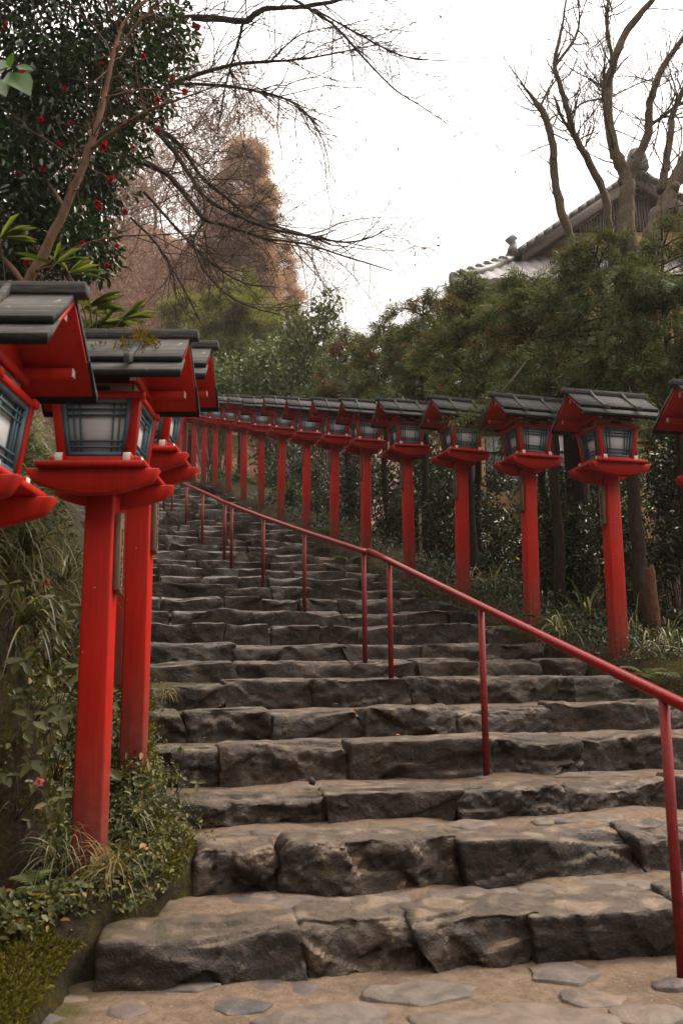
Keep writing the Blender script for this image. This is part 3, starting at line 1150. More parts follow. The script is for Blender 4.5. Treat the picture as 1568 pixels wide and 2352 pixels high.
def leaves(mb, pos, dirs, nrm, L, W, mi=0, fold=.25, shape=(.35, .75)):
    """ovate folded leaves: six vertices, two quads"""
    n = len(pos)
    d = unit(dirs)
    s = unit(np.cross(d, nrm))
    u = np.cross(s, d)
    L = np.broadcast_to(L, (n,))[:, None]
    W = np.broadcast_to(W, (n,))[:, None]
    a, b = shape
    base = pos
    tip = pos + d * L - u * L * .12
    r1 = pos + d * L * a + s * W * .5 + u * W * fold
    r2 = pos + d * L * b + s * W * .36 + u * W * fold * .6
    l1 = pos + d * L * a - s * W * .5 + u * W * fold
    l2 = pos + d * L * b - s * W * .36 + u * W * fold * .6
    V = np.stack([base, r1, r2, tip, l2, l1], 1).reshape(-1, 3)
    i = np.arange(n)[:, None] * 6
    q = np.concatenate([i + np.array([[0, 1, 2, 3]]), i + np.array([[0, 3, 4, 5]])], 1).reshape(-1, 4)
    mb.add(V, q, mi)


def blades(mb, pos, dirs, L, W, droop, mi=0, seg=5):
    """long strap leaves that rise and bend over"""
    n = len(pos)
    d = unit(dirs)
    side = unit(np.cross(d, np.array([0, 0, 1.0]) + rng.normal(0, .15, (n, 3))))
    L = np.broadcast_to(L, (n,))
    W = np.broadcast_to(W, (n,))
    p = pos.copy()
    rows = []
    for s in range(seg + 1):
        u = s / seg
        w = W * (1 - u ** 2.2) * (.7 + .3 * min(1, u * 4)) + .0006
        rows.append(np.stack([p - side * w[:, None] / 2, p + side * w[:, None] / 2], 1))
        dd = unit(d + np.array([0, 0, -1.0]) * (droop * (u + .15) ** 1.4)[:, None])
        p = p + dd * (L / seg)[:, None]
    V = np.stack(rows, 1).reshape(-1, 3)
    i = np.arange(n)[:, None] * (2 * (seg + 1))
    q = np.concatenate([i + np.array([[2 * s, 2 * s + 1, 2 * s + 3, 2 * s + 2]]) for s in range(seg)], 1).reshape(-1, 4)
    mb.add(V, q, mi)


def sprays(mb, pos, dirs, L, mi=0, k=6, lw=.085, spread=.9, droop=.25):
    """flat conifer sprays: a stem with k pairs of thin leaflets"""
    n = len(pos)
    if n == 0:
        return
    d = unit(dirs)
    nr = unit(np.cross(d, rng.normal(0, 1, (n, 3))))
    s = np.cross(nr, d)
    L = np.broadcast_to(L, (n,))[:, None]
    V = []
    for j in range(k):
        u = (j + .4) / k
        c = pos + d * L * u + np.array([0, 0, -1.0]) * L * droop * u * u
        for sg in (-1, 1):
            ll = L * (.42 * (1 - u) + .12) * rng.uniform(.7, 1.25, (n, 1))
            dd = unit(d * (1 - spread * .5) + s * sg * spread * .75 + nr * rng.normal(0, .18, (n, 1)) + np.array([0, 0, -.18]))
            ww = ll * lw
            pr = np.cross(nr, dd)
            V.append(np.stack([c, c + dd * ll * .5 + pr * ww, c + dd * ll, c + dd * ll * .5 - pr * ww], 1))
    V = np.stack(V, 1)
    m = V.shape[1]
    mb.add(V.reshape(-1, 3), np.arange(n * m * 4).reshape(-1, 4), mi)


def rdirs(n, up=0.0):
    v = rng.normal(0, 1, (n, 3))
    v[:, 2] += up
    return unit(v)


def in_ellipsoids(n, ell, shell=.45):
    """n points spread through a list of ellipsoids (centre, radii), thinner at the core, clumped"""
    w = np.array([r[0] * r[1] * r[2] for _, r in ell]) ** .8
    w /= w.sum()
    ids = rng.choice(len(ell), n, p=w)
    d = rdirs(n)
    rad = rng.random(n) ** (shell)
    c = np.array([e[0] for e in ell])[ids]
    r = np.array([e[1] for e in ell])[ids]
    return c + d * r * rad[:, None], d


def branch_grow(mb, p, d, L, r, depth, spread=.6, droop=0.0, n=5, kids=(3, 5), tip=.35, up=0.0, ends=None):
    d = np.array(d, float)
    d /= np.linalg.norm(d)
    seg = max(4, int(6 - (2 - depth) * .5))
    pts, dirs = [np.array(p, float)], []
    for i in range(seg):
        d = d + rng.normal(0, .19, 3) + np.array([0, 0, up - droop]) * .2
        d /= np.linalg.norm(d)
        pts.append(pts[-1] + d * L / seg)
        dirs.append(d.copy())
    rad = np.linspace(r, r * tip, seg + 1)
    mb.tube(pts, rad, n if depth > 0 else 3, cap=False)
    if depth == 0:
        if ends is not None:
            ends.append((pts[-1], dirs[-1]))
        return
    for _ in range(rng.integers(*kids)):
        u = rng.uniform(.2, 1)
        i = min(int(u * seg), seg - 1)
        q = pts[i] + (pts[i + 1] - pts[i]) * (u * seg - i)
        nd = dirs[i] + rng.normal(0, spread, 3)
        branch_grow(mb, q, nd, L * rng.uniform(.45, .8), max(r * (1 - u * (1 - tip)) * .55, .0021), depth - 1, spread, droop, max(3, n - 1), kids, tip, up, ends)


def smooth_line(pts, sub=4):
    """Catmull-Rom through points (N,k)"""
    p = np.asarray(pts, float)
    p = np.concatenate([[2 * p[0] - p[1]], p, [2 * p[-1] - p[-2]]])
    out = []
    for i in range(1, len(p) - 2):
        for s in range(sub):
            t = s / sub
            out.append(.5 * ((2 * p[i]) + (-p[i - 1] + p[i + 1]) * t + (2 * p[i - 1] - 5 * p[i] + 4 * p[i + 1] - p[i + 2]) * t * t + (-p[i - 1] + 3 * p[i] - 3 * p[i + 1] + p[i + 2]) * t ** 3))
    out.append(p[-2])
    return np.array(out)


def limb(mb, spec, n=8, rough=.12):
    """spec rows: px, py, forward distance, width in px -> tapered limb; returns centre line"""
    rows = []
    for px, py, Y, w in spec:
        q = P(px, py, Y)
        rows.append((q.x, q.y, q.z, w * .39 * Y / F))
    s = smooth_line(rows, 5)
    rad = np.maximum(s[:, 3] * (1 + rough * rng.normal(0, 1, len(s)) * .6), .002)
    s[:, :3] += rng.normal(0, 1, (len(s), 3)) * s[:, 3:4] * .12
    mb.tube(s[:, :3], rad, n)
    return s


def twigs_on(mb, line, count, L, r, depth=2, droop=.25, side=None, u0=.2, kids=(2, 5), spread=.55, ends=None):
    m = len(line)
    for _ in range(count):
        i = int(rng.uniform(u0, 1) * (m - 2))
        d = line[i + 1][:3] - line[i][:3]
        d = d / (np.linalg.norm(d) + 1e-9) + rng.normal(0, .75, 3)
        if side is not None:
            d = d + np.array(side)
        branch_grow(mb, line[i][:3], d, L * rng.uniform(.5, 1.2), min(r, line[i][3] * .6), depth, spread, droop, 4, kids, ends=ends)


# ------------------------------------------------------------------ camellia, upper left
cam_t = thing("camellia_tree", "dark glossy camellia with red flowers overhanging from the upper left", "tree", (-2.25, 5.3, 1.9))
O = np.array((-2.25, 5.3, 1.9))
mb = MB()
tr = limb(mb, [(20, 740, 5.3, 34), (75, 630, 5.3, 33), (140, 500, 5.3, 28), (205, 345, 5.3, 24), (240, 225, 5.35, 18), (262, 120, 5.4, 14), (290, 45, 5.5, 11), (340, 0, 5.6, 8)], 10, .06)
b1 = limb(mb, [(207, 345, 5.3, 17), (265, 300, 5.25, 13), (350, 250, 5.2, 9), (420, 225, 5.2, 6), (520, 190, 5.15, 3)], 8, .06)
b2 = limb(mb, [(240, 225, 5.35, 9), (330, 205, 5.3, 6), (430, 215, 5.3, 3)], 6)
b3 = limb(mb, [(80, 625, 5.3, 9), (160, 575, 5.1, 7), (260, 545, 5.0, 5), (380, 538, 5.0, 4), (470, 530, 5.0, 2.5)], 6)
b4 = limb(mb, [(262, 120, 5.4, 9), (330, 40, 5.4, 7), (400, -20, 5.4, 5)], 6)
limb(mb, [(60, 660, 5.5, 20), (-60, 480, 5.9, 16), (-120, 200, 6.3, 12)], 7)
limb(mb, [(150, 480, 5.5, 14), (60, 330, 6.0, 10), (-10, 120, 6.3, 7)], 7)
for ln, c in ((tr, 26), (b1, 8), (b2, 8), (b3, 8), (b4, 8)):
    twigs_on(mb, ln, c, .45, .006, 1, 0, u0=.3)
for i, v in enumerate(mb.v):
    mb.v[i] = v - O
mb.build("trunk", M_BARKC, cam_t, smooth=True)


def ell_px(px, py, Y, rpx, rpy, ry):
    q = P(px, py, Y)
    return ((q.x, q.y, q.z), (rpx * Y / F, ry, rpy * Y / F))


ell = [ell_px(60, 60, 6.2, 260, 170, 1.0), ell_px(250, 60, 6.2, 130, 110, .7), ell_px(370, 70, 6.0, 90, 80, .5), ell_px(330, 190, 6.0, 80, 70, .5), ell_px(80, 280, 6.3, 240, 170, 1.0),
       ell_px(100, 470, 6.2, 190, 140, .9), ell_px(190, 560, 5.9, 90, 80, .5), ell_px(250, 400, 6.0, 90, 90, .5), ell_px(20, 590, 6.0, 120, 70, .6), ell_px(270, 300, 6.1, 80, 60, .4),
       ell_px(-250, 300, 6.4, 220, 420, 1.2), ell_px(180, -150, 6.2, 380, 120, 1.0)]
pts, dd = in_ellipsoids(42000, ell, .5)
clump = vnoise(pts * 2.6 + 5, 21) + .35 * vnoise(pts * 6, 22)
keep = clump > -.42
pts, dd = pts[keep], dd[keep]
n = len(pts)
mb = MB()
dirs = unit(dd * .6 + rdirs(n) * .8 + np.array([.15, -.1, -.35]))
leaves(mb, pts - O, dirs, unit(rdirs(n) + np.array([0, 0, 1.3])), rng.uniform(.05, .085, n), rng.uniform(.024, .036, n), 0, .12)
mb.build("crown", M_CAM, cam_t)
for px, py, s in [(18, 62, 1.3), (48, 170, 1.4), (95, 275, .8), (240, 335, 1.2), (165, 285, .6), (235, 150, .7), (455, 62, .6), (243, 330, .9), (640, 0, 0), (424, 213, 1.0), (362, 230, .9), (396, 183, .6),
                  (258, 415, 1.2), (137, 332, .6), (306, 342, .6), (225, 468, .8), (287, 487, .7), (362, 300, .5), (268, 567, .7), (60, 605, .6), (247, 612, .6), (228, 480, .6), (200, 600, .5), (190, 560, .45),
                  (30, 505, .6), (150, 208, .8), (330, 130, .5), (100, 390, .5), (40, 400, .6)]:
    if s <= 0:
        continue
    c = np.array(P(px, py, 5.35 if s > .9 else 5.5))
    mb = MB()
    k = 12
    a = np.arange(k) * 2.4
    tl = np.linspace(.2, 1.25, k)
    fdir = unit(np.array([[rng.normal(.2, .4), -1, rng.normal(-.1, .4)]]))[0]
    e1 = unit(np.cross(fdir, [0, 0, 1.0]))
    e2 = np.cross(e1, fdir)
    rd = np.cos(a)[:, None] * e1 + np.sin(a)[:, None] * e2
    d = unit(rd * np.sin(tl)[:, None] + fdir * np.cos(tl)[:, None])
    leaves(mb, np.repeat((c - O)[None], k, 0), d, unit(fdir - d * (d @ fdir)[:, None] + 1e-3), .027 * (.7 + .45 * s), .025 * (.7 + .4 * s), 0, .25, (.45, .8))
    mb.build("flower", M_PETAL, cam_t)

# close leafy sprig at the left edge
sp = thing("leafy_branch", "bright green leaf sprig close to the camera at the left edge", "branch", tuple(P(-60, 190, 2.3)))
O = np.array(P(-60, 190, 2.3))
mb = MB()
limb(mb, [(-90, 215, 2.3, 7), (-40, 180, 2.3, 6), (20, 155, 2.3, 4), (40, 150, 2.28, 3)], 6)
for i, v in enumerate(mb.v):
    mb.v[i] = v - O
mb.build("stem", M_TWIG, sp, smooth=True)
mb = MB()
pt = np.array([P(*a, 2.3) for a in [(25, 158), (20, 165), (35, 152), (2, 172), (-15, 180)]])
dv = np.array([P(*a) for a in [(24, 120, 2.25), (68, 208, 2.25), (78, 158, 2.3), (-18, 130, 2.35), (12, 212, 2.25)]]) - pt
leaves(mb, pt - O, dv, np.tile([0.1, -1.0, .5], (5, 1)), np.linalg.norm(dv, axis=1), np.linalg.norm(dv, axis=1) * .62, 0, .06, (.4, .72))
mb.build("leaf", leafmat("bright_leaf", [(0, (.045, .11, .012)), (1, (.07, .15, .02))], .4, .4, .45), sp)

# ------------------------------------------------------------------ bare mossy maple, reaching in from the left
mp = thing("bare_maple", "leafless mossy maple spreading dark branches across the sky from the left", "tree", (-4.2, 9.0, 3.2))
O = np.array((-4.2, 9.0, 3.2))
mb = MB()
trunk_top = (150, 330, 8.8, 46)
limb(mb, [(-60, 900, 9.0, 80), (10, 640, 9.0, 70), (90, 430, 8.9, 60), trunk_top], 10)
L = []
L.append(limb(mb, [trunk_top, (235, 335, 8.5, 30), (265, 362, 8.4, 24), (330, 375, 8.3, 20), (385, 402, 8.2, 17), (432, 455, 8.1, 15), (470, 503, 8.0, 14), (530, 520, 7.9, 12), (610, 548, 7.8, 9), (700, 560, 7.7, 7), (780, 585, 7.6, 5), (900, 622, 7.5, 3)]))
L.append(limb(mb, [(120, 380, 8.8, 40), (230, 255, 8.7, 28), (320, 268, 8.7, 20), (380, 322, 8.6, 17), (430, 392, 8.5, 15), (470, 452, 8.4, 14), (525, 485, 8.4, 12), (610, 522, 8.3, 10), (700, 541, 8.2, 8), (790, 556, 8.2, 6), (850, 546, 8.1, 5), (882, 528, 8.1, 3)]))
L.append(limb(mb, [(345, 285, 8.65, 14), (410, 330, 8.9, 13), (460, 402, 9.0, 12), (512, 448, 9.1, 11), (580, 500, 9.2, 9), (660, 528, 9.3, 7), (760, 560, 9.4, 4)]))
L.append(limb(mb, [(230, 255, 8.7, 22), (330, 243, 8.7, 18), (400, 192, 8.7, 15), (470, 167, 8.6, 13), (545, 147, 8.6, 11), (625, 141, 8.5, 9), (700, 135, 8.5, 7), (790, 118, 8.4, 5), (900, 95, 8.3, 3)]))
L.append(limb(mb, [(405, 192, 8.7, 11), (520, 198, 8.3, 10), (640, 222, 8.1, 8), (700, 258, 8.0, 6), (742, 322, 7.9, 3)]))
L.append(limb(mb, [(150, 150, 9.0, 34), (300, 52, 8.8, 26), (420, 40, 8.6, 22), (530, 46, 8.4, 21), (566, 48, 8.4, 20), (604, 22, 8.3, 17), (700, 15, 8.2, 14), (800, -5, 8.1, 12), (900, -30, 8.0, 9)]))
L.append(limb(mb, [(660, -10, 8.2, 9), (760, 52, 8.1, 8), (832, 130, 8.0, 7), (900, 200, 7.9, 5), (960, 240, 7.8, 4), (1060, 305, 7.7, 2)]))
L.append(limb(mb, [(720, 20, 8.1, 7), (830, 82, 8.2, 6), (930, 130, 8.3, 5), (1075, 142, 8.4, 2)]))
L.append(limb(mb, [(468, 452, 8.4, 9), (472, 500, 8.2, 8), (446, 552, 8.1, 7), (470, 622, 8.0, 6), (530, 682, 7.9, 5), (600, 712, 7.8, 4), (645, 722, 7.8, 2)]))
L.append(limb(mb, [(560, 50, 8.4, 10), (540, 120, 8.5, 8), (520, 190, 8.7, 6), (500, 300, 9.0, 4)]))
L.append(limb(mb, [(330, 440, 8.8, 10), (420, 540, 9.0, 8), (480, 600, 9.2, 7), (560, 650, 9.4, 5), (640, 660, 9.5, 3)]))
L.append(limb(mb, [(300, 500, 8.8, 8), (360, 560, 8.8, 6), (420, 660, 8.9, 5), (470, 760, 9.0, 3)]))
L.append(limb(mb, [(620, 141, 8.5, 6), (690, 80, 8.4, 4), (780, 60, 8.3, 2)]))
for v in range(len(mb.v)):
    mb.v[v] = mb.v[v] - O
for i, v in enumerate(mb.v):
    pass
mb.build("trunk", M_BARKM, mp, smooth=True)
mb = MB()
for i, ln in enumerate(L):
    twigs_on(mb, ln, 36 if i < 6 else 22, .95, .0075, 2, .16, (.30, 0, -.05), .12, (2, 5), .5)
for i, v in enumerate(mb.v):
    mb.v[i] = v - O
mb.build("twigs", M_TWIG, mp)['kind'] = 'stuff'
# a few withered leaves and seed clusters still hanging
mb = MB()
hang = []
for px, py, s, k in [(1018, 40, 22, 16), (680, 370, 14, 7), (1062, 292, 30, 10), (945, 545, 28, 12), (960, 590, 18, 8), (785, 490, 12, 4), (1070, 200, 20, 4), (905, 700, 14, 4), (1000, 560, 16, 4), (880, 40, 60, 4), (1130, 80, 40, 3), (840, 330, 60, 3)]:
    for _ in range(k):
        hang.append(P(px + rng.normal(0, s * .5), py + rng.normal(0, s * .6), 7.8 + rng.normal(0, .1)))
hang = np.array(hang)
leaves(mb, hang - O, rdirs(len(hang)) + [0, 0, -.8], rdirs(len(hang)), rng.uniform(.018, .034, len(hang)), rng.uniform(.014, .022, len(hang)))
mb.build("withered_leaf", M_DEAD, mp)['kind'] = 'stuff'

# ------------------------------------------------------------------ leafless pruned trees at the upper right
def bare_tree(label, specs, foot, tw, wlen, rough=.09):
    t = thing("bare_tree", label, "tree", foot, 0, "leafless trees above the cypresses")
    o = np.array(foot)
    mb = MB()
    lines = [limb(mb, s, 9, rough) for s in specs]
    # knobbly burrs
    for ln in lines:
        for _ in range(3):
            i = rng.integers(2, len(ln) - 2)
            c, r = ln[i][:3], ln[i][3]
            if r > .02:
                d = rdirs(1)[0] * r * .8
                mb.tube([c, c + d * .9, c + d * 1.6], [r * .8, r * .75, r * .3], 7)
    for i, v in enumerate(mb.v):
        mb.v[i] = v - o
    mb.build("trunk", M_BARKT, t, smooth=True)
    mb = MB()
    for ln in lines:
        twigs_on(mb, ln, tw + 9, wlen * 1.25, .010, 2, -.3, None, .25, (3, 6), .5)
    for i, v in enumerate(mb.v):
        mb.v[i] = v - o
    mb.build("twigs", M_TWIG, t)['kind'] = 'stuff'
    return t


f = P(1400, 1000, 10.0)
bare_tree("thin mossy leafless tree leaning left, leftmost bare trunk over the roof", [
    [(1420, 760, 10, 40), (1345, 618, 10, 32), (1312, 548, 10, 27), (1286, 480, 10, 27), (1273, 400, 10, 25), (1270, 345, 10, 24), (1256, 280, 10, 22), (1238, 246, 10, 20), (1216, 216, 10, 10), (1194, 190, 9.9, 6)],
    [(1238, 250, 10, 9), (1258, 205, 10, 6), (1275, 180, 10.1, 5), (1250, 130, 10.2, 3)]], tuple(f), 5, .5)
f = P(1415, 1000, 10.4)
bare_tree("dark slender leafless tree forking twice before the roof slope", [
    [(1420, 700, 10.4, 36), (1398, 520, 10.4, 27), (1388, 450, 10.4, 25), (1352, 375, 10.4, 23), (1322, 320, 10.4, 20), (1300, 245, 10.4, 17), (1284, 190, 10.4, 15), (1272, 145, 10.4, 14), (1290, 60, 10.4, 9), (1302, -20, 10.4, 6)],
    [(1354, 378, 10.4, 15), (1318, 315, 10.3, 12), (1290, 270, 10.2, 10), (1272, 222, 10.2, 6)],
    [(1276, 148, 10.4, 10), (1318, 90, 10.5, 9), (1330, 40, 10.5, 7), (1322, -20, 10.5, 6)],
    [(1308, 265, 10.4, 7), (1340, 235, 10.4, 6), (1400, 222, 10.3, 5), (1470, 190, 10.2, 4), (1540, 170, 10.2, 2)],
    [(1334, 350, 10.4, 5), (1356, 310, 10.3, 4), (1372, 250, 10.3, 3)]], tuple(f), 4, .6)
f = P(1450, 1000, 9.6)
bare_tree("thick mossy leafless trunk forking into a wide V before the gable", [
    [(1460, 760, 9.6, 60), (1440, 545, 9.6, 55), (1440, 470, 9.6, 47), (1437, 412, 9.6, 46), (1412, 350, 9.6, 35), (1396, 260, 9.6, 30), (1397, 190, 9.6, 28), (1412, 130, 9.6, 26), (1440, 70, 9.6, 24), (1505, -10, 9.5, 18)],
    [(1440, 420, 9.6, 32), (1462, 368, 9.6, 28), (1488, 300, 9.6, 27), (1492, 235, 9.6, 24), (1518, 160, 9.7, 20), (1560, 100, 9.7, 18), (1600, 40, 9.7, 14)],
    [(1406, 140, 9.6, 13), (1395, 80, 9.6, 12), (1392, 30, 9.6, 11), (1400, -20, 9.6, 10)],
    [(1392, 240, 9.6, 14), (1385, 200, 9.6, 14), (1388, 178, 9.6, 9)],
    [(1490, 290, 9.6, 12), (1530, 260, 9.6, 11), (1590, 220, 9.5, 9)]], tuple(f), 6, .6)
f = P(1490, 1000, 9.3)
bare_tree("reddish mossy leafless trunk leaning right at the right edge", [
    [(1470, 760, 9.3, 66), (1495, 560, 9.3, 60), (1520, 480, 9.3, 56), (1550, 410, 9.3, 46), (1600, 310, 9.3, 36)],
    [(1516, 440, 9.3, 28), (1525, 390, 9.3, 25), (1538, 320, 9.3, 23), (1545, 260, 9.3, 20), (1580, 180, 9.2, 16)]], tuple(f), 5, .6)


# ------------------------------------------------------------------ conifers
def conifer(label, px, Y, top_py, bot_py, rpx, nspray, mat, spr=.3, dead=.10, trunk_px=24, shape='dome', name="cypress_tree", grp="cypresses behind the right lanterns", cat="tree", lean=0, bush=1.0, tmat=None, mat2=None):
    q = P(px, 1300, Y)
    x, y = q.x, q.y
    z0 = gz(x, y) - .1
    zt, zb = P(px, top_py, Y).z, P(px, bot_py, Y).z
    t = thing(name, label, cat, (x, y, z0), 0, grp)
    o = np.array((x, y, z0))
    H = zt - z0
    r = rpx * Y / F
    mb = MB()
    tw = trunk_px / 2 * Y / F
    tp = [(rng.normal(0, .03), rng.normal(0, .03), u * H * .97) for u in np.linspace(0, 1, 9)]
    mb.tube(tp, np.linspace(tw, tw * .2, 9), 10)
    nb = max(18, int(95 * bush))
    pos, dirs = [], []
    per = nspray // nb
    for b in range(nb):
        u = rng.random() ** .85
        z = zb - z0 + u * (zt - zb)
        az = rng.uniform(0, 2 * math.pi)
        if shape == 'dome':
            rr = r * math.sqrt(max(.06, 1 - u ** 2.2)) * rng.uniform(.40, 1.35)
        elif shape == 'cone':
            rr = r * (1.02 - u) ** .7 * rng.uniform(.7, 1.15)
        else:
            rr = r * (1 - .12 * u) * math.sqrt(max(.05, 1 - u ** 6)) * rng.uniform(.7, 1.15)
        d = np.array([math.cos(az), math.sin(az), rng.uniform(-.35, .45) + (rng.uniform(.0, .5) if u > .85 else 0)])
        s = smooth_line([(0, 0, z), d * rr * .45 + [0, 0, z + rr * .08], d * rr * .8 + [0, 0, z + rr * .02], d * rr + [0, 0, z - rr * .18]], 3)
        mb.tube(s, np.linspace(max(.006, tw * .18), .003, len(s)), 4, cap=False)
        pb = max(4, int(per * min(1.3, (rr / r) ** 1.3 * 1.15)))
        k = rng.uniform(.18, 1.02, pb) ** .8
        i = np.clip((k * (len(s) - 1)).astype(int), 0, len(s) - 2)
        c = s[i] + (s[i + 1] - s[i]) * (k * (len(s) - 1) - i)[:, None] + rng.normal(0, .03 + rr * .07, (pb, 3)) * [1, 1, .5]
        pos.append(c)
        dirs.append(unit(d * .9 + rng.normal(0, .50, (pb, 3)) + [0, 0, -.25]))
    mb.build("trunk", tmat or M_TRUNK, t, smooth=True)
    pos, dirs = np.concatenate(pos), np.concatenate(dirs)
    isd = (vnoise(pos * 2.2 + x, 31) + rng.normal(0, .35, len(pos))) > (1.1 - dead * 4)
    mb = MB()
    sprays(mb, pos[~isd], dirs[~isd], rng.uniform(.7, 1.25, (~isd).sum()) * spr, 0)
    sprays(mb, pos[isd], dirs[isd], rng.uniform(.4, .8, isd.sum()) * spr, 1, 4, .2)
    mb.build("crown", [mat, mat2 or M_DEAD], t)
    return t


CY = [("dark cypress at the right edge beside the largest right lantern", 1575, 8.9, 545, 995, 190, 9500, .17, 32),
      ("cypress under the forked bare trunk, right of the roof corner", 1410, 9.8, 568, 965, 150, 9500, .17, 30),
      ("broad cypress hiding the lower roof, above the second right lantern", 1255, 10.9, 640, 965, 140, 9500, .18, 26),
      ("brownish cypress in front of the roof's left end", 1105, 12.4, 652, 975, 125, 8500, .19, 24),
      ("cypress left of the roof, behind the fifth right lantern", 985, 14.3, 690, 980, 110, 7000, .21, 22),
      ("small brown-tipped cypress between the roof and the pale sky gap", 890, 16.5, 745, 985, 90, 5500, .23, 20),
      ("low rusty cypress over the middle of the right lantern row", 800, 18.5, 780, 985, 85, 4500, .25, 18)]
for lab, px, Y, tpy, bpy_, rp, ns, spr, tw in CY:
    conifer(lab, px, Y, tpy, bpy_, rp, ns, M_CEDAR, spr, .14 if px < 1300 else .09, tw)

# spray hanging before the third lantern
hb = thing("hanging_branch", "cypress spray drooping in front of a right-row lantern box", "branch", tuple(P(1130, 900, 8.6)))
O = np.array(P(1130, 900, 8.6))
mb = MB()
ln = limb(mb, [(1210, 830, 9.6, 9), (1160, 890, 9.0, 6), (1110, 940, 8.9, 4), (1060, 968, 8.9, 2)], 5)
l2 = limb(mb, [(1160, 890, 9.0, 4), (1140, 950, 8.9, 3), (1105, 985, 8.9, 2)], 5)
for i, v in enumerate(mb.v):
    mb.v[i] = v - O
mb.build("stem", M_TWIG, hb)
c = np.concatenate([ln[rng.integers(4, len(ln), 70), :3], l2[rng.integers(2, len(l2), 40), :3]]) + rng.normal(0, .04, (110, 3))
mb = MB()
sprays(mb, c - O, unit(rng.normal(0, .5, (110, 3)) + [-.7, -.1, -.35]), rng.uniform(.10, .2, 110))
mb.build("foliage", M_CEDAR, hb)

# trunks standing among the right-hand shrubs
for lab, px, Y, w, top in [("slim dark cypress trunk behind the largest right lantern, beside the stump", 1478, 8.8, 32, 850),
                           ("thick dark trunk in the shade left of the largest right lantern", 1346, 10.6, 58, 850),
                           ("thin dark trunk between the two largest whole right lanterns", 1293, 9.7, 25, 850),
                           ("dark trunk just right of the third whole right lantern's post", 1088, 11.6, 24, 880)]:
    a, b = P(px, 1460, Y), P(px, top, Y)
    z0 = gz(a.x, a.y) - .1
    mb = MB()
    m = 10
    mb.tube([(rng.normal(0, .012), rng.normal(0, .012), u * (b.z - z0)) for u in np.linspace(0, 1, m)], np.linspace(1.12, .75, m) * w / 2 * Y / F, 12)
    t = thing("slender_tree", lab, "tree", (a.x, a.y, z0), 0, "bare-stemmed trees in the right-hand shade")
    mb.build("trunk", M_TRUNK, t, smooth=True)
    k = 260
    mb = MB()
    sprays(mb, np.array([0, 0, b.z - z0 - .1]) + rng.normal(0, 1, (k, 3)) * [.3, .3, .22], rdirs(k), rng.uniform(.12, .22, k))
    mb.build("crown", M_CEDAR, t)
# stump
a = P(1504, 1462, 8.5)
b = P(1504, 1298, 8.5)
z0 = gz(a.x, a.y) - .05
st = thing("tree_stump", "broken reddish stump beside the slim trunk at the right", "stump", (a.x, a.y, z0))
mb = MB()
h = b.z - z0
mb.tube([(0, 0, 0), (.005, 0, h * .3), (-.01, 0, h * .7), (0, .01, h * .92), (.02, 0, h)], [.062, .055, .052, .045, .012], 9)
mb.tube([(.05, 0, h * .55), (.12, -.02, h * .6)], [.015, .006], 6)
mb.build("trunk", bark("stump_bark", (.05, .022, .014), (.17, .08, .045)), st, smooth=True)

# ------------------------------------------------------------------ shrubs
def shrub(label, px, Y, top_py, bot_py, rpx, n, mat, L=.07, W=.032, name="evergreen_shrub", grp=None, dens=-.3, ryf=.8, yel=0):
    q = P(px, (top_py + bot_py) / 2, Y)
    zt, zb = P(px, top_py, Y).z, P(px, bot_py, Y).z
    r = rpx * Y / F
    z0 = min(gz(q.x, q.y), zb)
    t = thing(name, label, "tree" if name.endswith("tree") else "shrub", (q.x, q.y, z0), 0, grp)
    o = np.array((q.x, q.y, z0))
    ell = []
    for _ in range(7):
        ell.append(((q.x + rng.normal(0, r * .4), q.y + rng.normal(0, r * ryf * .5), rng.uniform(zb + (zt - zb) * .15, zt - (zt - zb) * .22)),
                    (r * rng.uniform(.4, .65), r * ryf * rng.uniform(.4, .7), (zt - zb) * rng.uniform(.22, .34))))
    pts, dd = in_ellipsoids(n, ell, .5)
    pts = pts[(vnoise(pts * 3.1 + px, 41) + .4 * vnoise(pts * 8, 42)) > dens]
    m = len(pts)
    mb = MB()
    ends = pts[rng.integers(0, m, 28)]
    for e in ends:
        s = np.array((q.x + rng.normal(0, r * .1), q.y + rng.normal(0, r * .1), z0))
        md = (s + e) / 2 + rng.normal(0, r * .12, 3)
        mb.tube(smooth_line([s - o, md - o, e - o], 4), np.linspace(.012, .003, 9) * (1 + Y / 40), 4, cap=False)
    mb.build("stem", M_TWIG, t, smooth=True)
    mb = MB()
    leaves(mb, pts - o, unit(rdirs(m) + [0, -.2, -.15]), unit(rdirs(m) + [0, -.2, 1.0]), rng.uniform(.65, 1.2, m) * L, rng.uniform(.7, 1.15, m) * W, 0, .15)
    if yel:
        k = rng.integers(0, m, yel)
        leaves(mb, pts[k] - o + rng.normal(0, .03, (yel, 3)), rdirs(yel) + [0, 0, -.6], rdirs(yel) + [0, -1, 0], .08, .05, 1)
    mb.build("foliage", [mat, M_YEL], t)
    return t


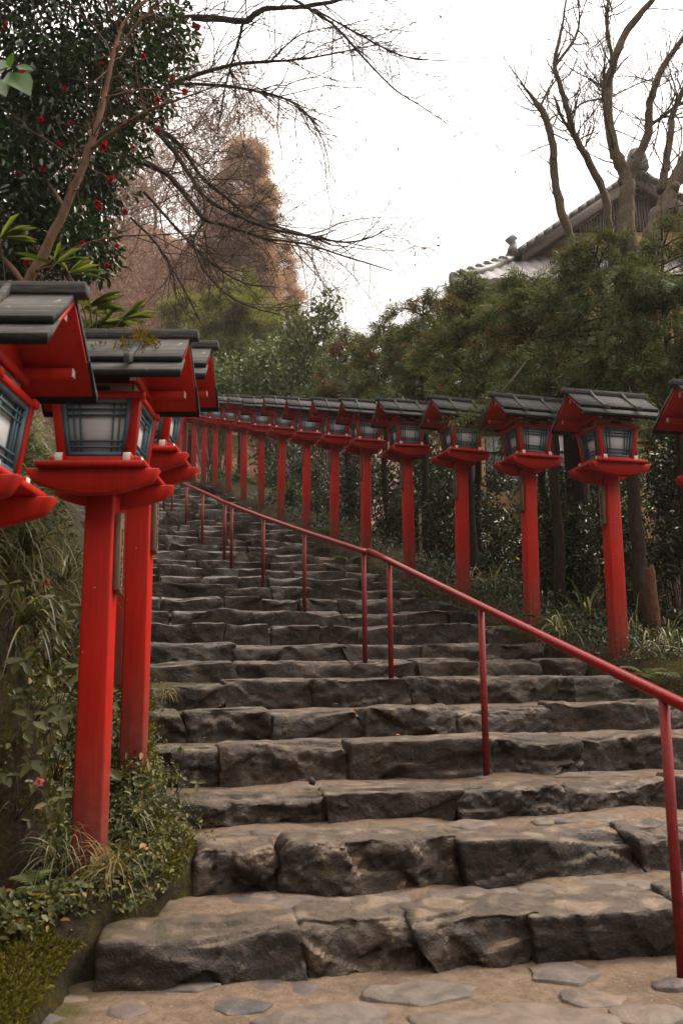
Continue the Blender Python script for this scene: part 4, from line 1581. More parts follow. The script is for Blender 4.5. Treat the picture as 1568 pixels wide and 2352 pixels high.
US = [("dark shrub with yellow leaves at the right edge behind the trunks", 1550, 9.4, 990, 1480, 110, 5200, 12, .085),
      ("dark shrub between the largest right lantern's post and the slim trunk", 1440, 9.9, 1050, 1450, 85, 3800, 0, .075),
      ("dark leafy shrub left of the largest right lantern's post", 1320, 10.6, 1040, 1440, 95, 4600, 0, .07),
      ("shrub with pale glints between the second and third right lantern posts", 1140, 12.2, 1030, 1400, 100, 4600, 3, .075),
      ("dark shrub behind the third right lantern's post", 1040, 13.8, 1030, 1370, 80, 3400, 6, .075),
      ("dark shrub behind the fourth right lantern's post", 955, 15.2, 1020, 1330, 75, 3600, 0, .08),
      ("shrub left of the fourth right lantern's post", 885, 16.4, 1020, 1310, 80, 3600, 3, .08),
      ("dark shrub behind the fifth and sixth right lanterns' posts", 800, 18.3, 1010, 1280, 80, 3800, 0, .085),
      ("dark shrub behind the seventh right lantern's post", 725, 20.2, 1000, 1240, 70, 3400, 0, .085),
      ("dark shrub behind the eighth and ninth right lanterns' posts", 650, 22.2, 990, 1200, 65, 3200, 0, .09),
      ("deep green shrub in front of the wall below the largest right lantern's tray", 1390, 12.6, 1010, 1480, 85, 4200, 0, .085),
      ("deep green shrub in front of the wall below the second right lantern's tray", 1230, 13.6, 1060, 1440, 80, 3800, 0, .085),
      ("deep green shrub behind the gap right of the third right lantern's post", 1110, 14.8, 1080, 1420, 70, 3400, 0, .085),
      ("deep green shrub filling the far right edge under the cypress", 1540, 11.2, 960, 1500, 90, 4600, 6, .085)]
for lab, px, Y, a, b, rp, n, yl, L in US:
    shrub(lab, px, Y, a, b, rp, n, M_SHRUB, L, L * .45, grp="evergreen shrubs under the cypresses", yel=yl)
for lab, px, Y, a, b, rp, n in [("bright leafy plants round the upper right lantern posts", 585, 21.8, 1065, 1150, 48, 700),
                                ("bright green low shrub at the head of the right lantern row", 510, 23.8, 1070, 1130, 40, 600),
                                ("fern-like green shrub at the foot of the eighth right lantern", 660, 18.6, 1110, 1215, 45, 700)]:
    shrub(lab, px, Y, a, b, rp, n, M_MID, .13, .045, name="low_shrub", grp="green plants by the upper lantern posts", dens=-.5)
for lab, px, Y, a, b, rp, n in [("glossy broadleaf tree behind the middle of the lantern row", 640, 24, 735, 980, 130, 5200),
                                ("slender broadleaf tree with leaves against the pale sky", 735, 22, 640, 960, 85, 3300),
                                ("dark broadleaf tree right above the far left lantern roofs", 500, 25, 790, 990, 95, 3600)]:
    shrub(lab, px, Y, a, b, rp, n, M_MID, .17, .075, name="broadleaf_tree", grp="broadleaf trees behind the lantern row", dens=-.42)

for lab, px, Y, a, b, rp, n in [("dark evergreen tree far behind the fourth right lantern's post", 930, 25, 900, 1330, 110, 4600),
                                ("dark evergreen tree far behind the sixth right lantern's post", 780, 28, 880, 1270, 105, 4600),
                                ("dark evergreen tree far behind the ninth right lantern's post", 650, 31, 900, 1200, 90, 3800),
                                ("dark evergreen tree behind the fence beside the building's corner", 1020, 16.2, 960, 1350, 60, 3000)]:
    shrub(lab, px, Y, a, b, rp, n, M_SHRUB, .17 if Y > 20 else .1, .08 if Y > 20 else .045, name="evergreen_tree", grp="dark evergreens behind the right lantern row", dens=-.8)
# yellow-green conifers beyond
conifer("yellow-green bushy conifer in the middle distance above the lantern row", 545, 29, 655, 960, 105, 6500, M_CEDARY, .55, .04, 14, 'dome', "conifer_tree", "conifers in the middle distance")
conifer("dull green conifer left of the yellow-green one", 430, 33, 690, 990, 105, 5500, M_CEDARY, .6, .10, 14, 'dome', "conifer_tree", "conifers in the middle distance")
conifer("dull conifer behind the slender broadleaf tree", 640, 33, 700, 990, 95, 5000, M_CEDARY, .6, .16, 12, 'dome', "conifer_tree", "conifers in the middle distance")
conifer("tall round-topped brownish conifer standing against the sky", 552, 46, 330, 900, 72, 9500, M_FARC, .85, .16, 16, 'col', "tall_conifer", "tall conifers on the far slope", bush=2.0, tmat=M_FTRUNK, mat2=M_FARB)
conifer("lower brown conifer leaning on the left of the tall round-topped one", 490, 50, 415, 900, 70, 7000, M_FARC, .85, .22, 14, 'cone', "tall_conifer", "tall conifers on the far slope", bush=1.6, tmat=M_FTRUNK, mat2=M_FARB)
conifer("brown conifer right of the tall round-topped one", 635, 52, 560, 900, 55, 5000, M_FARC, .85, .22, 14, 'dome', "tall_conifer", "tall conifers on the far slope", bush=1.2, tmat=M_FTRUNK, mat2=M_FARB)

# ------------------------------------------------------------------ far hill and brown woods
xs, ys = np.arange(-120, 40, 3.0), np.arange(38, 150, 3.0)
HX, HY = np.meshgrid(xs, ys, indexing='ij')


def hill_z(x, y):
    c = np.interp((x / y) * 2000 + 784, [-1500, -400, 150, 420, 640, 760, 900, 1100], [300, 330, 440, 520, 700, 830, 930, 1050])
    top = (1518 - c) / 2000 * 66 + 1.26
    u = sm(y, 40, 66)
    return 3 + (top - 3) * u + np.clip(y - 66, 0, None) * .1 + 1.2 * fbm(np.stack([x * .12, y * .12, x * 0], -1), 4, 51)


hz_ = hill_z(HX.ravel(), HY.ravel())
i = np.arange(HX.size).reshape(HX.shape)
mb = MB()
mb.add(np.stack([HX.ravel(), HY.ravel(), hz_], -1), np.stack([i[:-1, :-1], i[1:, :-1], i[1:, 1:], i[:-1, 1:]], -1).reshape(-1, 4))
t = NT("leaf_littered_slope")
v = t.world()
hm = t.done(t.ramp(t.noise(v, 1.2, 8, .75), [(.3, (.13, .078, .058)), (.7, (.27, .165, .125))]), .95, t.bump(t.noise(v, 3, 6), .6, .3), .05)
kind(mb.build("hills", hm, smooth=True), 'structure')

brown_bits = [(200, 46, 9), (265, 50, 10), (325, 45, 9), (385, 52, 11), (300, 58, 11), (440, 58, 12), (230, 60, 11), (150, 54, 10), (350, 62, 12), (500, 60, 10), (100, 48, 9), (590, 58, 8), (680, 55, 7), (410, 47, 8),
              (470, 46, 7), (640, 47, 7), (540, 54, 8), (60, 58, 11), (610, 40, 7), (670, 42, 6.5), (720, 44, 6), (560, 41, 7), (500, 42, 7.5)]
proto = []
for v in range(4):
    mbt, mbc = MB(), MB()
    ends = []
    branch_grow(mbt, (0, 0, -.5), (0, 0, 1), 6.0, .14, 3, .55, -.3, 5, (5, 7), .3, .35, ends)
    e = np.array([a for a, b in ends])
    pos = e[rng.integers(0, len(e), 2600)] + rng.normal(0, .42, (2600, 3))
    leaves(mbc, pos, rdirs(2600) + [0, 0, .8], rdirs(2600), rng.uniform(.25, .7, 2600), rng.uniform(.025, .06, 2600), 0, .05)
    mt, mc = mbt.build("trunk", M_FTRUNK, None, smooth=True), mbc.build("crown", M_FARB, None)
    proto.append((mt, mc))
used = set()
for i, (px, Y, h) in enumerate(brown_bits):
    q = P(px, 800, Y)
    z = float(hill_z(np.array([q.x]), np.array([q.y]))[0])
    t = thing("brown_bare_tree", "bare brown tree of the wooded far slope", "tree", (q.x, q.y, z), rng.uniform(0, 6), "bare brown trees on the far slope")
    s = h / 9.5
    t.scale = (s, s, s)
    k = i % 4
    for o in proto[k]:
        c = o if k not in used else o.copy()
        if k in used:
            COL.objects.link(c)
        c.parent = t
    used.add(k)

# ------------------------------------------------------------------ building on the right
t = NT("grey_roof_tile")
v = t.coords()
M_TILE = t.done(t.ramp(t.noise(v, 5, 6, .7), [(.3, (.11, .10, .096)), (.7, (.23, .215, .205))]), .5, t.bump(t.noise(v, 30), .2, .01), .4)
M_OCHRE = simple("ochre_plaster", (.44, .27, .11), (.54, .34, .15), 3, rough=.9, bump=.1)
M_BEAM = simple("dark_timber", (.030, .022, .018), (.075, .055, .045), 12, (6, 6, .6), rough=.7)
M_BARGE = simple("grey_barge_board", (.22, .18, .165), (.33, .28, .255), 10, (1, 4, 4))
bc = P(1490, 900, 17.5)
byaw = R(0)
bz = 1.0
bld = thing("temple_building", "ochre walled building with grey tiled gable roof behind the cypresses", "building", (bc.x, bc.y, bz))
S = 17.5 / F


def bx(px):
    return (px - 1490) * S


def bh(py, dy=0):
    return P(1490, py, 17.5 + dy).z - bz


# coordinates: x right, y away from viewer (front wall of the lower storey at y=-1.0, gable wall at y=0)
mb = MB()
wall_top = bh(640, -2.0) - .12
mb.box((1.2, 3.0, wall_top / 2 - .5), (bx(1030) * -2 + .3, 8.0, wall_top + 1.0))
mb.build("wall", M_OCHRE, bld)
for x in np.arange(bx(1040), 4.6, 1.05):
    mb = MB()
    mb.box((x, -1.03, wall_top / 2 - .5), (.14, .12, wall_top + 1.0))
    mb.build("timber_post", M_BEAM, bld)
for zz in (wall_top - .9, wall_top - 2.6):
    mb = MB()
    mb.box((1.0, -1.02, zz), (10.0, .09, .13))
    mb.build("timber_beam", M_BEAM, bld)
for xc, zc in ((bx(1240), bh(1085)), (bx(1330), bh(1085)), (bx(1120), bh(1085))):
    mb = MB()
    mb.box((xc, -1.02, zc), (.8, .05, 1.15))
    wd = mb.build("window", simple("window_pane", (.22, .22, .22), (.34, .34, .33), 4, rough=.25), bld)
    mb = MB()
    for k in range(6):
        mb.box((xc - .4 + k * .16, -1.06, zc), (.022, .03, 1.15))
    for k in range(4):
        mb.box((xc, -1.065, zc - .575 + k * .383), (.84, .03, .022))
    mb.build("window_lattice", M_BEAM, wd)
# lower skirt roof with wavy tiles
x0, x1 = bx(1000), 5.2
e_z, r_z = bh(640, -2.0), bh(575, 0)
nx, ny = 260, 14
U, W = np.meshgrid(np.linspace(x0, x1, nx), np.linspace(0, 1, ny), indexing='ij')
yy = -2.0 + 2.3 * W
rise = e_z + (r_z - e_z) * (W * .85 + .15 * W * W)
row = np.floor(W * 8) / 8
zz = rise + .045 * np.abs(np.sin(U * math.pi / .24)) ** .8 - (W - row) * .22
# hip: the left end slopes down
xhip = x0 + 1.7 * W
i = np.arange(U.size).reshape(U.shape)
q = np.stack([i[:-1, :-1], i[1:, :-1], i[1:, 1:], i[:-1, 1:]], -1).reshape(-1, 4)
UX = np.maximum(U, xhip)
top = np.stack([UX.ravel(), yy.ravel(), zz.ravel()], -1)
bot = top - np.array([0, 0, .10])
mb = MB()
mb.add(top, q)
mb.add(bot, q[:, ::-1])
e = i[:, 0]
mb.add(np.concatenate([top[e], bot[e]]), [(a, a + nx, a + nx + 1, a + 1) for a in range(nx - 1)])
e = i[0, :]
mb.add(np.concatenate([top[e], bot[e]]), [(a, a + 1, a + ny + 1, a + ny) for a in range(ny - 1)])
rf = mb.build("roof", M_TILE, bld, smooth=False)
# left hip slope
mb = MB()
hipA, hipB = (x0, -2.0, e_z), (x0 + 1.7, .3, r_z)
mb.add([hipA, hipB, (x0 + 1.7, 6.0, r_z), (x0, 8.3, e_z), (x0, -2.0, e_z - .1), (x0 + 1.7, .3, r_z - .3), (x0 + 1.7, 6.0, r_z - .3), (x0, 8.3, e_z - .1)],
       [(0, 1, 2, 3), (4, 7, 6, 5), (0, 3, 7, 4), (1, 0, 4, 5), (3, 2, 6, 7), (2, 1, 5, 6)])
mb.build("roof", M_TILE, bld)
# hip ridge with round tiles and a finial
mb = MB()
mb.tube([hipA, ((hipA[0] + hipB[0]) / 2, (hipA[1] + hipB[1]) / 2, (e_z + r_z) / 2 - .02), hipB], .10, 10)
for k in range(9):
    u = k / 8
    c = np.array(hipA) * (1 - u) + np.array(hipB) * u
    mb.tube([c + [-.02, 0, .08], c + [.10, .12, .13]], [.085, .075], 8)
mb.build("hip_ridge", M_TILE, bld, smooth=True)
mb = MB()
fx, fz = bx(1172), bh(585)
mb.tube([(fx, -.3, fz - .1), (fx, -.3, fz + .02), (fx + .02, -.3, fz + .12), (fx - .05, -.3, fz + .20), (fx + .03, -.3, fz + .27), (fx + .0, -.3, fz + .33)], [.13, .10, .08, .11, .09, .03], 8)
mb.build("roof_finial", M_TILE, bld, smooth=True)
mb = MB()
for j in range(3):
    mb.box((x0 + .1, -1.95 + j * .02, e_z - .05 - j * .13), (.30 - j * .06, .28, .12))
mb.build("corner_tile", M_TILE, bld, bevel=.02)
mb = MB()
mb.box(((x0 + x1) / 2 + .3, -1.55, e_z - .16), (x1 - x0 - 1.0, .7, .10))
mb.build("eave_board", M_BEAM, bld)
# upper gable
gw, gt, gb = bx(1205) * -1, bh(405), bh(580)
slope = (gt - gb) / gw
mb = MB()
mb.prism([(-gw * .86, gb), (gw * .86, gb), (0, gt - .16)], .25, .35, 'y')
gab = mb.build("gable_wall", M_OCHRE, bld)
mb = MB()
for x in np.arange(-gw * .62, gw * .62, .062):
    hgt = gt - .25 - abs(x) * slope - (gb + .62)
    if hgt > .05:
        mb.box((x, .215, gb + .62 + hgt / 2), (.03, .05, hgt))
mb.build("gable_lattice", M_BARGE, gab)
mb = MB()
hw = (gt - .22 - (gb + .60)) / slope
mb.prism([(-hw, gb + .60), (hw, gb + .60), (0, gt - .22)], .235, .2495, 'y')
mb.build("gable_vent", M_DARK, gab)
for s in (-1, 1):
    mb = MB()
    pr = [(0, gt), (s * gw * 1.02, gb - .02), (s * gw * 1.02, gb - .24), (0, gt - .24)]
    mb.prism(pr if s < 0 else pr[::-1], -.12, -.04, 'y')
    mb.build("barge_board", M_BARGE, bld)
    mb = MB()
    n = 14
    for k in range(n):
        u0, u1 = k / n, (k + 1) / n
        a = np.array((s * gw * 1.06 * u0, gt + .10 - (gt - gb) * 1.04 * u0))
        b = np.array((s * gw * 1.06 * u1 + s * .02, gt + .07 - (gt - gb) * 1.04 * u1))
        pr = [(a[0], a[1]), (b[0], b[1]), (b[0], b[1] - .10), (a[0], a[1] - .13)]
        mb.prism(pr if s < 0 else pr[::-1], -.25, .30, 'y')
    mb.build("roof_verge", M_TILE, bld)
    mb = MB()
    pr = [(0, gt + .04), (s * gw * 1.05, gb - .02), (s * gw * 1.05, gb - .12), (0, gt - .08)]
    mb.prism(pr if s < 0 else pr[::-1], .31, 6.0, 'y')
    mb.build("roof", M_TILE, bld)
mb = MB()
ang = np.linspace(0, math.pi, 9)
pr = [(-.24, gt + .02), (.24, gt + .02), (.20, gt + .30)] + [(.17 * math.cos(a), gt + .42 + .10 * math.sin(a)) for a in ang] + [(-.20, gt + .30)]
mb.prism(pr, -.30, -.10, 'y')
on = mb.build("ridge_tile", M_TILE, bld, bevel=.02)
mb = MB()
mb.tube([(0, -.30, gt + .17), (0, -.35, gt + .17)], [.095, .06], 14)
mb.build("round_boss", M_WHITE, on)
mb = MB()
pr2 = [(-.15, gt + .27), (-.13, gt + .38)] + [(-.10 * math.cos(a), gt + .40 + .05 * math.sin(a)) for a in ang] + [(.13, gt + .38), (.15, gt + .27), (.10, gt + .27), (.09, gt + .36)] + [(.06 * math.cos(a), gt + .37 + .03 * math.sin(a)) for a in ang] + [(-.09, gt + .36), (-.10, gt + .27)]
mb.prism(pr2[::-1], -.33, -.301, 'y')
mb.build("tile_relief", M_BARGE, on)
mb = MB()
mb.box((0, 3.0, gt + .10), (.26, 6.2, .30))
mb.build("roof_ridge", M_TILE, bld, bevel=.03)

# bamboo fence and pale panel glimpsed through the shrubs
fa, fb2 = P(950, 1325, 14.6), P(1075, 1325, 13.8)
fn = thing("bamboo_fence", "low bamboo fence seen between the third and fourth right lantern posts", "fence", tuple(fa))
M_BAM = simple("old_bamboo", (.16, .085, .04), (.28, .16, .08), 12, (6, 6, .6))
d = np.array(fb2 - fa)
for k in range(8):
    p = d * k / 7
    mb = MB()
    top = 1.05 + .12 * math.sin(k * 2.3)
    mb.tube([(p[0], p[1], -.8), (p[0], p[1], top)], .020, 8)
    mb.build("bamboo_post", M_BAM, fn, smooth=True)
for h in (.15, .62):
    mb = MB()
    mb.tube([(-.1, -.03, h), (d[0] + .3, d[1] - .03, h - .02)], .018, 8)
    mb.build("cross_pole", M_BEAM, fn, smooth=True)
pa = P(1250, 1318, 14.0)
pn = thing("teal_panel", "unidentified pale teal panel glimpsed low between the two largest lantern posts", "bench", tuple(pa))  # board on legs standing in for an unidentified pale teal thing
mb = MB()
mb.box((0, 0, 0), (.5, .04, .16))
mb.build("board", simple("pale_teal", (.30, .42, .38), (.42, .52, .47), 6), pn, bevel=.01)
for s in (-.2, .2):
    mb = MB()
    mb.box((s, .05, -.6), (.05, .05, 1.2))
    mb.build("leg", M_BEAM, pn)
# blue panel at the stair top
pa = P(359, 1108, 21.0)
sg = thing("blue_panel", "small unidentified blue panel at the stair top under the lantern brackets", "sign", (pa.x, pa.y, pa.z - .7))  # panel and pole made up for an unidentified blue spot
mb = MB()
mb.box((0, 0, .70), (.36, .03, .45))
mb.build("panel", simple("blue_sheet", (.02, .12, .34), (.03, .16, .42), 6), sg, bevel=.01)
mb = MB()
mb.box((0, .05, .3), (.05, .05, 1.2))
mb.build("pole", M_BEAM, sg)


# ------------------------------------------------------------------ ground plants
def scatter(n, fx, cond=None):
    x, y = fx(n)
    z = terrain(x, y)
    e = .06
    nx_, ny_ = (terrain(x - e, y) - terrain(x + e, y)) / (2 * e), (terrain(x, y - e) - terrain(x, y + e)) / (2 * e)
    nr = unit(np.stack([nx_, ny_, np.ones_like(x)], -1))
    return np.stack([x, y, z], -1), nr


def left_strip(d0, d1, y0, y1, pw=1.0):
    def f(n):
        y = y0 + (y1 - y0) * rng.random(n) ** 1.3
        d = d0 + (d1 - d0) * rng.random(n) ** pw
        return XL(np.minimum(y, 24)) - d, y
    return f


def right_strip(d0, d1, y0, y1):
    def f(n):
        y = y0 + (y1 - y0) * rng.random(n)
        return XR(np.minimum(y, 24)) + d0 + (d1 - d0) * rng.random(n), y
    return f


# moss fuzz
mb = MB()
for fx, n in ((left_strip(-.02, .7, 2.6, 6.5), 42000), (left_strip(.2, 1.4, 2.8, 8), 14000), (left_strip(-.03, .45, 2.6, 3.9), 16000), (right_strip(0, .9, 5.5, 11), 12000)):
    p, nr = scatter(n, fx)
    k = vnoise(p * [2.2, 2.2, 2.2], 61) > -.15
    p, nr = p[k], nr[k]
    m = len(p)
    leaves(mb, p - nr * .004, unit(nr + rdirs(m) * .8), rdirs(m), rng.uniform(.012, .030, m), rng.uniform(.005, .010, m), 0, .05)
kind(mb.build("moss", M_MOSS), 'stuff', "yellow-green moss along the stair edges")
# leafy ground cover on the left bank and along the right edge
mb = MB()
for fx, n, L in ((left_strip(.12, 1.7, 2.6, 7.5), 26000, .042), (left_strip(.6, 2.8, 5, 16), 12000, .06), (left_strip(-.04, .35, 2.6, 5), 2600, .022), (left_strip(-.02, .5, 2.7, 3.9), 3600, .028), (left_strip(.0, .3, 4, 8), 1400, .026)):
    p, nr = scatter(n, fx)
    k = (vnoise(p * 2.0 + 3, 71) + .5 * vnoise(p * 6, 72)) > -.05
    p, nr = p[k], nr[k]
    m = len(p)
    p = p + nr * rng.uniform(.0, .10, (m, 1))
    leaves(mb, p, unit(rdirs(m) + nr * .3 + [.2, -.3, -.3]), unit(nr + rdirs(m) * .5 + [0, 0, .4]), rng.uniform(.5, 1.3, m) * L, rng.uniform(.5, 1.2, m) * L * .55, 0, .15)
kind(mb.build("undergrowth", M_COVER), 'stuff', "small leafy ground cover on the left bank and right edge")
mb = MB()
for fx, n, L in ((right_strip(.2, 2.8, 5.0, 19), 15000, .06), (right_strip(-.05, .9, 5, 12), 7000, .032)):
    p, nr = scatter(n, fx)
    k = (vnoise(p * 1.6 + 3, 73) + .5 * vnoise(p * 6, 74)) > -.25
    p, nr = p[k], nr[k]
    m = len(p)
    p = p + nr * (rng.random((m, 1)) ** 2) * .16
    leaves(mb, p, unit(rdirs(m) + nr * .4), unit(nr + rdirs(m) * .6 + [0, 0, .4]), rng.uniform(.5, 1.3, m) * L, rng.uniform(.5, 1.2, m) * L * .45, 0, .15)
kind(mb.build("ivy", M_SHRUB), 'stuff', "dark leafy ground cover under the right lantern row")
# strap grass hanging from the bank
mb = MB()
pts, bd = [], []
for fx, n in ((left_strip(.95, 2.3, 3.4, 12), 230), (left_strip(.8, 1.3, 4.2, 8), 30), (right_strip(.5, 1.8, 6, 12), 8)):
    p, nr = scatter(n, fx)
    for a, b in zip(p, nr):
        k = rng.integers(14, 26)
        pts.append(np.repeat(a[None], k, 0) + rng.normal(0, .02, (k, 3)))
        bd.append(unit(rng.normal(0, .45, (k, 3)) + b * .5 + [.25, -.15, .8]))
pts, bd = np.concatenate(pts), np.concatenate(bd)
n = len(pts)
blades(mb, pts, bd, rng.uniform(.22, .55, n), rng.uniform(.007, .016, n), rng.uniform(.9, 2.0, n), 0, 7)
kind(mb.build("grass", M_GRASS), 'stuff', "long strap grass hanging from the left bank")
# fallen leaves
mb = MB()
p = []
for fx, n in ((left_strip(.05, 1.0, 2.7, 6), 120), (right_strip(-.3, 1.2, 5, 14), 220)):
    a, nr = scatter(n, fx)
    p.append(a + [0, 0, .012])
for k in range(1, 26):
    s0, s1 = line_hit(k, XL), line_hit(k, XR)
    for _ in range(3):
        s, dd_ = random.uniform(s0, s1), random.uniform(.35, .55)
        q = A[k] + TD[k] * s + ND[k] * dd_
        p.append(np.array([[q[0], q[1], SZ[k] + .012]]))
p = np.concatenate(p)
m = len(p)
leaves(mb, p, unit(rdirs(m) * [1, 1, .15]), unit(rdirs(m) * .35 + [0, 0, 1]), rng.uniform(.02, .045, m), rng.uniform(.012, .026, m), 0, .2)
kind(mb.build("fallen_leaves", M_LITTER), 'stuff', "dry brown leaves fallen on the steps and edges")


def tuft(label, px, py, Y, n, L, W, mat, lean=(0, 0, 0), droop=1.4, name="grass_tuft", cat="grass tuft"):
    q = P(px, py, Y)
    z = gz(q.x, q.y)
    o = np.array((q.x, q.y, max(z - .01, q.z - .03)))
    t = thing(name, label, cat, tuple(o))
    mb = MB()
    p = rng.normal(0, .025, (n, 3)) * [1, 1, .1]
    blades(mb, p, unit(rng.normal(0, .5, (n, 3)) + np.array([0, 0, .9]) + np.array(lean)), rng.uniform(.6, 1.2, n) * L, rng.uniform(.7, 1.2, n) * W, rng.uniform(.6, 1.3, n) * droop, 0, 7)
    mb.build("blades", mat, t)['kind'] = 'stuff'


tuft("dry brown grass tuft hanging below the mossy-roofed lantern's post", 262, 1992, 3.72, 70, .30, .006, M_DRYG, (-.3, -.5, 0), 1.9)
tuft("dark green grass tuft right of the mossy-roofed lantern's post", 300, 1890, 4.25, 60, .26, .007, M_GRASS, (.5, -.3, 0), 1.6)
tuft("fine green grass tuft left of the mossy-roofed lantern's foot", 130, 1950, 3.75, 60, .24, .005, M_GRASS, (-.1, -.4, 0), 1.8)
tuft("small yellow grass tuft on a mossy step beside the second red post", 380, 1590, 5.9, 30, .20, .005, M_DRYG, (.3, -.4, 0), 2.0)
tuft("broad strap-leaved plant left of the largest right lantern's foot", 1345, 1405, 8.2, 12, .45, .035, M_GRASS, (0, 0, .4), 1.0, "strap_plant", "plant")
tuft("silvery strap-leaved plant right of the largest right lantern's foot", 1470, 1490, 7.3, 22, .42, .016, M_GRASS, (.5, 0, 0), 1.9, "strap_plant", "plant")
tuft("dry strap-leaved plant below the stump at the right edge", 1540, 1490, 7.6, 26, .45, .014, M_GRASS, (.2, -.1, 0), 2.0, "strap_plant", "plant")
tuft("strap-leaved plant arching over the step left of the largest right lantern", 1290, 1450, 7.6, 18, .4, .018, M_GRASS, (-.4, -.2, 0), 1.9, "strap_plant", "plant")
tuft("long pale grass clump on the bank above the left edge", 60, 1260, 4.6, 60, .5, .010, M_GRASS, (.4, -.3, .1), 1.8)
tuft("blue-green grass clump behind the mossy-roofed lantern's post", 150, 1330, 4.9, 60, .5, .011, M_GRASS, (.4, -.3, .1), 1.8)
tuft("pale drooping grass clump under the nearest lantern's tray", 60, 1420, 4.2, 50, .42, .010, M_GRASS, (.5, -.3, .1), 1.8)


def fern(label, px, py, Y, n, L, name="fern"):
    q = P(px, py, Y)
    o = np.array((q.x, q.y, max(gz(q.x, q.y), q.z - .05)))
    t = thing(name, label, "fern", tuple(o), 0, "ferns along the stair edges")
    for k in range(n):
        az = rng.uniform(0, 6.28)
        d = np.array([math.cos(az) * .8, math.sin(az) * .8 - .25, .75])
        d /= np.linalg.norm(d)
        l = L * rng.uniform(.7, 1.1)
        s = np.array([d * l * u + np.array([0, 0, -1]) * l * .55 * u * u for u in np.linspace(0, 1, 14)])
        mb = MB()
        mb.tube(s, np.linspace(.003, .001, 14), 4, cap=False)
        tan = unit(np.gradient(s, axis=0))
        sd = unit(np.cross(tan, [0, 0, 1.0]))
        for sg in (-1, 1):
            w = l * .32 * np.sin(np.linspace(.5, 3.05, 12)) + .004
            leaves(mb, s[2:], sd[2:] * sg + tan[2:] * .35, np.cross(sd, tan)[2:], w, w * .17, 0, .1)
        mb.build("frond", M_FERN, t)


for lab, px, py, Y, n, L in [("fern at the lower right edge below the largest right lantern", 1490, 1545, 6.6, 6, .34), ("fern beside the second whole right lantern's foot", 1250, 1420, 8.4, 6, .36),
                             ("fern on the mossy edge under the handrail", 1180, 1440, 8.2, 5, .28), ("fern at the foot of the fifth right lantern", 800, 1285, 12.6, 6, .4),
                             ("fern at the foot of the sixth right lantern", 740, 1245, 14.4, 6, .45), ("pale fern on the mossy mound by the lowest lantern foot", 345, 1985, 3.75, 4, .17),
                             ("small fern at the left edge above the lowest step", 80, 2010, 3.55, 5, .16), ("fern on the bank left of the lowest lantern post", 130, 1610, 4.4, 6, .3)]:
    fern(lab, px, py, Y, n, L)


def leafy(label, px, py, Y, n, L, mat=M_PALE, spread=.12, name="leafy_plant"):
    q = P(px, py, Y)
    o = np.array(q)
    t = thing(name, label, "plant", tuple(o), 0, "leafy plants on the left bank")
    mb = MB()
    p = rng.normal(0, spread, (n, 3)) * [1, .7, 1]
    s0 = np.array([-.15, .25, -.2])
    for e in p:
        mb.tube(smooth_line([s0 * .6, e * .5 + [0, 0, .04], e], 3), np.linspace(.003, .0015, 7), 4, cap=False)
    mb.build("stem", M_TWIG, t)
    mb = MB()
    pos = np.repeat(p, 3, 0)
    m = len(pos)
    a = np.tile([0, 2.1, 4.2], n) + np.repeat(rng.uniform(0, 6, n), 3)
    d = np.stack([np.cos(a), -.45 + 0 * a, np.sin(a) * .8 - .35], -1)
    leaves(mb, pos, unit(d + rdirs(m) * .2), unit(np.tile([.15, -.7, .8], (m, 1)) + rdirs(m) * .25), rng.uniform(.7, 1.2, m) * L, rng.uniform(.8, 1.1, m) * L * .5, 0, .12)
    mb.build("foliage", mat, t)


for i, (lab, px, py, Y, n) in enumerate([
        ("pale three-leaved plant beside the blue-green grass on the bank", 100, 1410, 4.2, 8), ("pale leafy plant left of the lowest lantern post, upper one", 130, 1475, 4.1, 8),
        ("broad-leaved plant at the left edge halfway down the bank", 30, 1490, 3.8, 6), ("pale leafy plant on the mossy bank left of the lowest post", 90, 1620, 3.9, 8),
        ("leafy plant touching the left side of the lowest post", 150, 1600, 4.2, 7), ("leafy plant at the left edge below the broad-leaved one", 20, 1720, 3.6, 7),
        ("yellowing leafy plant close left of the lowest post", 150, 1740, 3.9, 7), ("leafy plant between the two nearest red posts", 262, 1590, 4.7, 3),
        ("small leafy plant on the mound right of the second red post", 430, 1790, 4.6, 4), ("leafy plant low on the bank near the left edge", 60, 1830, 3.6, 6)]):
    leafy(lab, px, py, Y, n, .075 if i < 7 else .05)


def sasa(label, px, py, Y, n, L):
    q = P(px, py, Y)
    o = np.array(q) + [0, .1, -.4]
    t = thing("bamboo_grass", label, "plant", tuple(o), 0, "broad bamboo grass on the bank top")
    mb, ml = MB(), MB()
    for k in range(n):
        e = np.array([rng.normal(0, .16), rng.normal(0, .12), .4 + rng.normal(0, .14)])
        s = smooth_line([(0, 0, 0), e * [.5, .5, .6], e], 4)
        mb.tube(s, .004, 5)
        m = 7
        a = rng.uniform(-1.2, 1.2, m) + rng.uniform(-.6, .6)
        d = np.stack([np.sin(a) + .35, -.35 + 0 * a, .35 * np.cos(a) - .25], -1)
        leaves(ml, np.repeat(e[None], m, 0), d, np.tile([0, -.5, 1.0], (m, 1)) + rdirs(m) * .2, rng.uniform(.7, 1.15, m) * L, rng.uniform(.8, 1.1, m) * L * .12, 0, .1, (.3, .7))
    mb.build("stem", M_TWIG, t)
    ml.build("foliage", M_SASA, t)


sasa("broad bamboo grass behind the roof of the nearest lantern, right of its ridge", 215, 670, 5.2, 8, .26)
sasa("broad bamboo grass leaves at the left edge over the nearest lantern's roof", 15, 610, 4.6, 7, .26)
sasa("bamboo grass low behind the nearest lantern's roof edge", 195, 740, 5.6, 6, .26)

